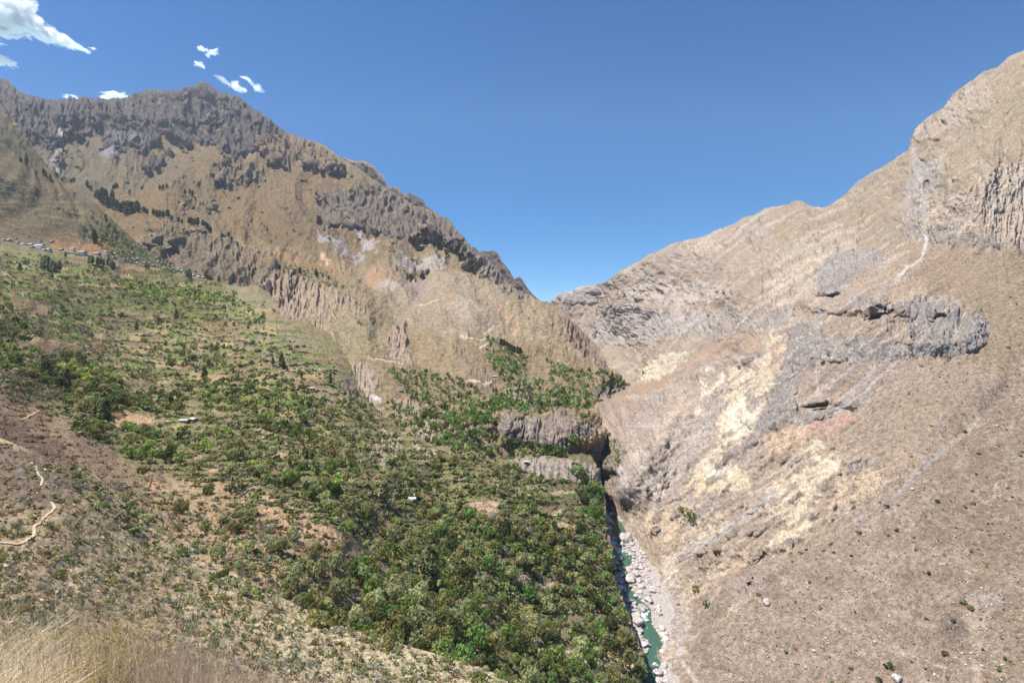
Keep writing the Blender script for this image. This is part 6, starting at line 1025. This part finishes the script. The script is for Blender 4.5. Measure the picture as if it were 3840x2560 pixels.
# ------------------------------------------------------------------ the knoll under the photographer
xs = np.linspace(-14, 14, 90); prof = [(-14, 2.6), (-6, .2), (0, -1.75), (1.5, -2.05), (3.2, -2.75), (4.2, -3.6), (7, -6.5), (15, -15), (30, -29), (52, -43)]
ys = np.concatenate([np.linspace(-14, 8, 90), np.linspace(8.5, 52, 40)]); XX, YY = np.meshgrid(xs, ys); XX = XX * (1 + np.maximum(YY, 0) * .11)
ZZ = np.interp(YY, [p[0] for p in prof], [p[1] for p in prof]) - np.where(YY < 8, XX * .10, XX * .10) + .10 * fbm(XX * .9, YY * .9, 4, 3)
ZZ = np.minimum(ZZ, -0.80 * YY - .2) if 0 else ZZ
idx = np.arange(XX.size).reshape(XX.shape); fc = np.stack([idx[:-1, :-1], idx[:-1, 1:], idx[1:, 1:], idx[1:, :-1]], -1).reshape(-1, 4)
cc = (C(180, 152, 118) * .8)[None] * (1 + .2 * fbm(XX * 2, YY * 2, 3, 8)).reshape(-1, 1)
put('knoll_ground', new_mesh('knoll_ground', np.stack([XX, YY, ZZ], -1).reshape(-1, 3), fc, cc, True, np.zeros(XX.size)), terrain_mat('knoll_soil', .08, .6), kind='structure')
def gz(x, y):
    xx = x / (1 + np.maximum(y, 0) * .11); return np.interp(y, [p[0] for p in prof], [p[1] for p in prof]) - xx * .10
rg = np.random.default_rng(77)
def blades(bx, by, h, lean, w, colr, droop=.5, seg=5, az=None):
    """tapered bent blades rooted on the knoll"""
    n = len(bx); a = rg.uniform(0, 2 * np.pi, n) if az is None else az + rg.normal(0, .8, n); base = np.stack([bx, by, gz(bx, by) - .03], 1); d = np.stack([np.cos(a), np.sin(a), np.zeros(n)], 1); side = np.stack([-np.sin(a + .9), np.cos(a + .9), np.zeros(n)], 1)
    t = np.linspace(0, 1, seg)[None, :, None]; c = base[:, None] + d[:, None] * (lean[:, None, None] * t + droop * h[:, None, None] * .5 * t ** 2.5) + np.array([0, 0, 1.0]) * (h[:, None, None] * (t - .22 * droop * t ** 3)); wv = w[:, None, None] * (1 - t * .85)
    Lf = c - side[:, None] * wv; R = c + side[:, None] * wv; V = np.stack([Lf, R], 2).reshape(n, seg * 2, 3); q = np.array([(2 * k, 2 * k + 1, 2 * k + 3, 2 * k + 2) for k in range(seg - 1)])
    f = (q[None] + (np.arange(n) * seg * 2)[:, None, None]).reshape(-1, 4); cl = np.repeat(colr * (1 + rg.normal(0, .16, (n, 1))), seg * 2, 0); return V.reshape(-1, 3), f, cl
def gather(parts):
    V, Fq, Cc, o = [], [], [], 0
    for v, f, c in parts: V.append(v); Fq.append(f + o); Cc.append(c); o += len(v)
    return np.concatenate(V), np.concatenate(Fq), np.clip(np.concatenate(Cc), .01, .85)
def px(u, y): return (u - 1920) / F * y
# blond feather grass in the left corner
parts = []
for (u0, u1, y, n, hm) in [(-220, 170, 3.0, 650, .64), (-220, 60, 2.5, 420, .58), (40, 330, 3.2, 260, .46)]:
    Yv = rg.uniform(y - .35, y + .35, n); U = rg.uniform(u0, u1, n); h = hm * rg.uniform(.55, 1.08, n) * (1 - .35 * np.clip((U - u0) / (u1 - u0), 0, 1)); cl = np.array([C(244, 228, 190), C(222, 200, 156), C(250, 238, 208)])[rg.integers(0, 3, n)] * .92
    parts.append(blades(px(U, Yv), Yv, h, rg.uniform(.05, .3, n), np.full(n, .0038) * rg.uniform(.7, 1.8, n), cl, .9, 6, az=.5))
V, Fq, Cc = gather(parts); GM = leafmat('dry_grass_blades', .45, 0); o = put('feather_grass', new_mesh('feather_grass', V, Fq, Cc, True), GM, kind='stuff'); o['label'] = 'blond feathery dry grass in the bottom left corner'; o['category'] = 'grass'
# reddish brown thin stems
parts = []
n = 4200; U = rg.normal(640, 430, n).clip(-150, 1600); Yv = rg.uniform(2.7, 3.7, n); hk = 1.0 - .42 * sstep(300, 1300, U); h = .90 * hk * rg.uniform(.5, 1.08, n); cl = np.array([C(214, 188, 162), C(226, 206, 178), C(184, 154, 132), C(236, 222, 198)])[rg.integers(0, 4, n)] * .9
parts.append(blades(px(U, Yv), Yv, h, rg.uniform(-.18, .18, n), np.full(n, .0014) * rg.uniform(.7, 1.6, n), cl, .25, 4))
n = 7000; b0 = rg.integers(0, 4200, n); base = parts[0][0].reshape(4200, -1, 3); k = rg.integers(2, 6, n); org = base[b0, k]; d = rg.normal(0, 1, (n, 3)); d[:, 2] = np.abs(d[:, 2]) + .5; d /= np.linalg.norm(d, axis=1, keepdims=True); Ln = rg.uniform(.05, .16, (n, 1)); s_ = np.cross(d, rg.normal(0, 1, (n, 3))); s_ /= np.linalg.norm(s_, axis=1, keepdims=True)
V2 = np.stack([org - s_ * .0009, org + s_ * .0009, org + d * Ln + s_ * .0004, org + d * Ln - s_ * .0004], 1).reshape(-1, 3); parts.append((V2, q4(V2), np.repeat(cl[b0], 4, 0)))
V, Fq, Cc = gather(parts); o = put('dry_stems', new_mesh('dry_stems', V, Fq, Cc, True), GM, kind='stuff'); o['label'] = 'thin reddish brown dry stems in front at the bottom left'; o['category'] = 'grass'
# yellow flowering sprigs
parts = []; n = 420; U = np.concatenate([rg.normal(390, 60, n // 2), rg.normal(270, 120, n // 4), rg.normal(470, 60, n - n // 2 - n // 4)]); Yv = rg.uniform(2.8, 3.3, n); h = rg.uniform(.35, .72, n)
parts.append(blades(px(U, Yv), Yv, h, rg.uniform(-.1, .1, n), np.full(n, .0013), np.tile(C(160, 150, 84) * .8, (n, 1)), .2, 4)); tips = parts[0][0].reshape(n, -1, 3)[:, -1]; P_ = np.repeat(tips, 6, 0) + rg.normal(0, .022, (n * 6, 3)); V2 = cards(P_, rg.normal(0, 1, P_.shape), .0042, rg, 1.); parts.append((V2, q4(V2), np.tile(C(206, 186, 96) * .72, (len(V2), 1))))
V, Fq, Cc = gather(parts); o = put('yellow_sprigs', new_mesh('yellow_sprigs', V, Fq, Cc, True), GM, kind='stuff'); o['label'] = 'yellowish sprigs among the dry stems at the bottom left'; o['category'] = 'plants'
# single tall stalks
for (u0, u1, vtop, y, w, txt) in [(712, 762, 2235, 3.3, .0034, 'tallest pale dry stalk rising alone right of the brown stems'), (468, 542, 2345, 3.1, .0030, 'pale leaning stalk in the middle of the brown stems'), (415, 432, 2405, 3.0, .0026, 'short pale stalk left of the leaning one'), (150, 158, 2400, 2.8, .0024, 'pale stalk standing out of the blond grass')]:
    x0, x1 = px(u0, y), px(u1, y); zt = (HZ - vtop) / F * y; zb = gz(np.array([x0]), np.array([y]))[0] - .03; V, Fq = [], []; m_ = 14
    for k in range(m_):
        t = k / (m_ - 1); c = np.array([x0 + (x1 - x0) * t ** 1.6, y + .02 * math.sin(t * 3), zb + (zt - zb) * t]); rr = w * (1 - .75 * t) * (1.25 if k % 4 == 0 else 1)
        for q in range(5): a = q * 2 * np.pi / 5; V.append(c + [rr * math.cos(a), rr * math.sin(a), 0])
    for k in range(m_ - 1):
        for q in range(5): Fq.append((k * 5 + q, k * 5 + (q + 1) % 5, k * 5 + 5 + (q + 1) % 5, k * 5 + 5 + q))
    o = put('grass_stalk', new_mesh('grass_stalk', np.array(V), np.array(Fq), np.tile(C(214, 188, 158) * .78, (len(V), 1)), True), WOOD_M); label(o, txt, 'grass stalk')
# ------------------------------------------------------------------ clouds: soft puffs of vapour far behind the mountains
CLM = bpy.data.materials.new('cloud_vapour'); CLM.use_nodes = True; nt = CLM.node_tree; nt.nodes.clear(); L = nt.links.new
out = N(nt, 'ShaderNodeOutputMaterial'); tc = N(nt, 'ShaderNodeTexCoord'); oi = N(nt, 'ShaderNodeObjectInfo'); le = N(nt, 'ShaderNodeVectorMath', operation='LENGTH'); L(tc.outputs['Object'], le.inputs[0])
ofs = N(nt, 'ShaderNodeMath', operation='MULTIPLY'); L(oi.outputs['Random'], ofs.inputs[0]); ofs.inputs[1].default_value = 40; va = N(nt, 'ShaderNodeVectorMath', operation='ADD'); L(tc.outputs['Object'], va.inputs[0]); L(ofs.outputs[0], va.inputs[1])
nz = N(nt, 'ShaderNodeTexNoise'); nz.inputs['Scale'].default_value = 1.9; nz.inputs['Detail'].default_value = 5; nz.inputs['Roughness'].default_value = .62; L(va.outputs[0], nz.inputs['Vector'])
m1 = N(nt, 'ShaderNodeMath', operation='MULTIPLY_ADD'); L(nz.outputs[0], m1.inputs[0]); m1.inputs[1].default_value = 2.6; m1.inputs[2].default_value = -.62; m2 = N(nt, 'ShaderNodeMath', operation='MULTIPLY_ADD'); L(le.outputs['Value'], m2.inputs[0]); m2.inputs[1].default_value = -1.25; L(m1.outputs[0], m2.inputs[2])
cl_ = N(nt, 'ShaderNodeClamp'); L(m2.outputs[0], cl_.inputs[0]); m3 = N(nt, 'ShaderNodeMath', operation='MULTIPLY'); L(cl_.outputs[0], m3.inputs[0]); m3.inputs[1].default_value = .07
pv = N(nt, 'ShaderNodeVolumePrincipled'); pv.inputs['Color'].default_value = (1, 1, 1, 1); pv.inputs['Anisotropy'].default_value = .1; L(m3.outputs[0], pv.inputs['Density']); L(pv.outputs[0], out.inputs['Volume'])
import bmesh as _b
bmq = _b.new(); _b.ops.create_icosphere(bmq, subdivisions=2, radius=1.04); SV = np.array([v.co[:] for v in bmq.verts]); SF = np.array([[v.index for v in f.verts] for f in bmq.faces]); bmq.free()
PUFF = new_mesh('puff', SV, SF, None, True); PUFF.materials.append(CLM)
def cloud(puffs, Y, text):
    k = 1 / F * Y; u0, v0 = puffs[0][:2]; root = put('cloud', None, None); root.location = ((u0 - 1920) * k, Y, (HZ - v0) * k); label(root, text, 'cloud', 'small white clouds')
    for n_, (u, v, ru, rv_, ang) in enumerate(puffs):
        o = bpy.data.objects.new('puff', PUFF); col.objects.link(o); o.parent = root; o.location = ((u - u0) * k, (n_ % 3 - 1) * 20.0, (v0 - v) * k); o.scale = (ru * k, (ru + rv_) * .5 * k, rv_ * k); o.rotation_euler = (0, math.radians(ang), 0)
cloud([(60, 60, 130, 95, 25), (-60, 20, 170, 130, 20), (-120, 90, 150, 90, 5), (130, 105, 90, 62, 30), (185, 135, 80, 48, 30), (240, 155, 70, 36, 25), (290, 178, 55, 24, 25), (20, 110, 90, 52, 5), (90, 20, 60, 50, 40), (325, 192, 34, 13, 20)], 11000, 'largest white cloud running in from the upper left corner')
cloud([(0, 226, 62, 36, 15), (36, 238, 44, 24, 20), (-50, 220, 60, 40, 0)], 11000, 'white cloud at the left edge under the largest one')
cloud([(762, 186, 34, 18, 25), (795, 197, 34, 17, 10), (778, 208, 22, 13, 40), (812, 190, 18, 11, -30)], 11500, 'topmost thin wispy cloud above the peak')
cloud([(748, 243, 34, 18, 12), (762, 252, 18, 11, 40)], 11500, 'small round cloud right above the peak')
cloud([(890, 328, 48, 26, 22), (842, 306, 42, 17, 38), (815, 288, 28, 11, 20), (915, 340, 26, 15, 10)], 11500, 'longest cloud just right of the peak')
cloud([(970, 334, 38, 22, 22), (938, 306, 36, 13, 48), (914, 291, 26, 9, 15)], 11500, 'rightmost slanting cloud above the ridge')
cloud([(430, 362, 66, 28, -5), (400, 368, 36, 18, 0), (462, 362, 34, 18, 10)], 11500, 'bright white cloud peeping over the saddle left of the peak')
cloud([(264, 366, 40, 16, 5), (284, 370, 20, 12, 0)], 11500, 'small cloud peeping over the ridge at the far left saddle')
cloud([(352, 184, 24, 9, 10)], 11000, 'faint shred of cloud off the tip of the largest cloud')
print('front', round(time.time() - T0, 1))
# ------------------------------------------------------------------ haze: the air between here and the far ridges
import bmesh
bm = bmesh.new(); bmesh.ops.create_cube(bm, size=1.0)
for v_ in bm.verts: v_.co = Vector((v_.co.x * 13000, v_.co.y * 6200 + 2300, v_.co.z * 1800 + 620))
me = bpy.data.meshes.new('haze'); bm.to_mesh(me); bm.free()
hm = bpy.data.materials.new('haze'); hm.use_nodes = True; hn = hm.node_tree; hn.nodes.clear()
ho = hn.nodes.new('ShaderNodeOutputMaterial'); hv = hn.nodes.new('ShaderNodeVolumePrincipled'); hv.inputs['Color'].default_value = (.78, .86, 1, 1)
hv.inputs['Density'].default_value = HAZE_D; hv.inputs['Anisotropy'].default_value = .3; hn.links.new(hv.outputs[0], ho.inputs['Volume'])
put('haze', me, hm, kind='stuff')
print('TOTAL', round(time.time() - T0, 1))
for L_ in (near, valley, mount, ridge, wall, bed): print(L_.obj.name, 'z', L_.P[..., 2].min(), L_.P[..., 2].max(), 'y', L_.P[..., 1].max())
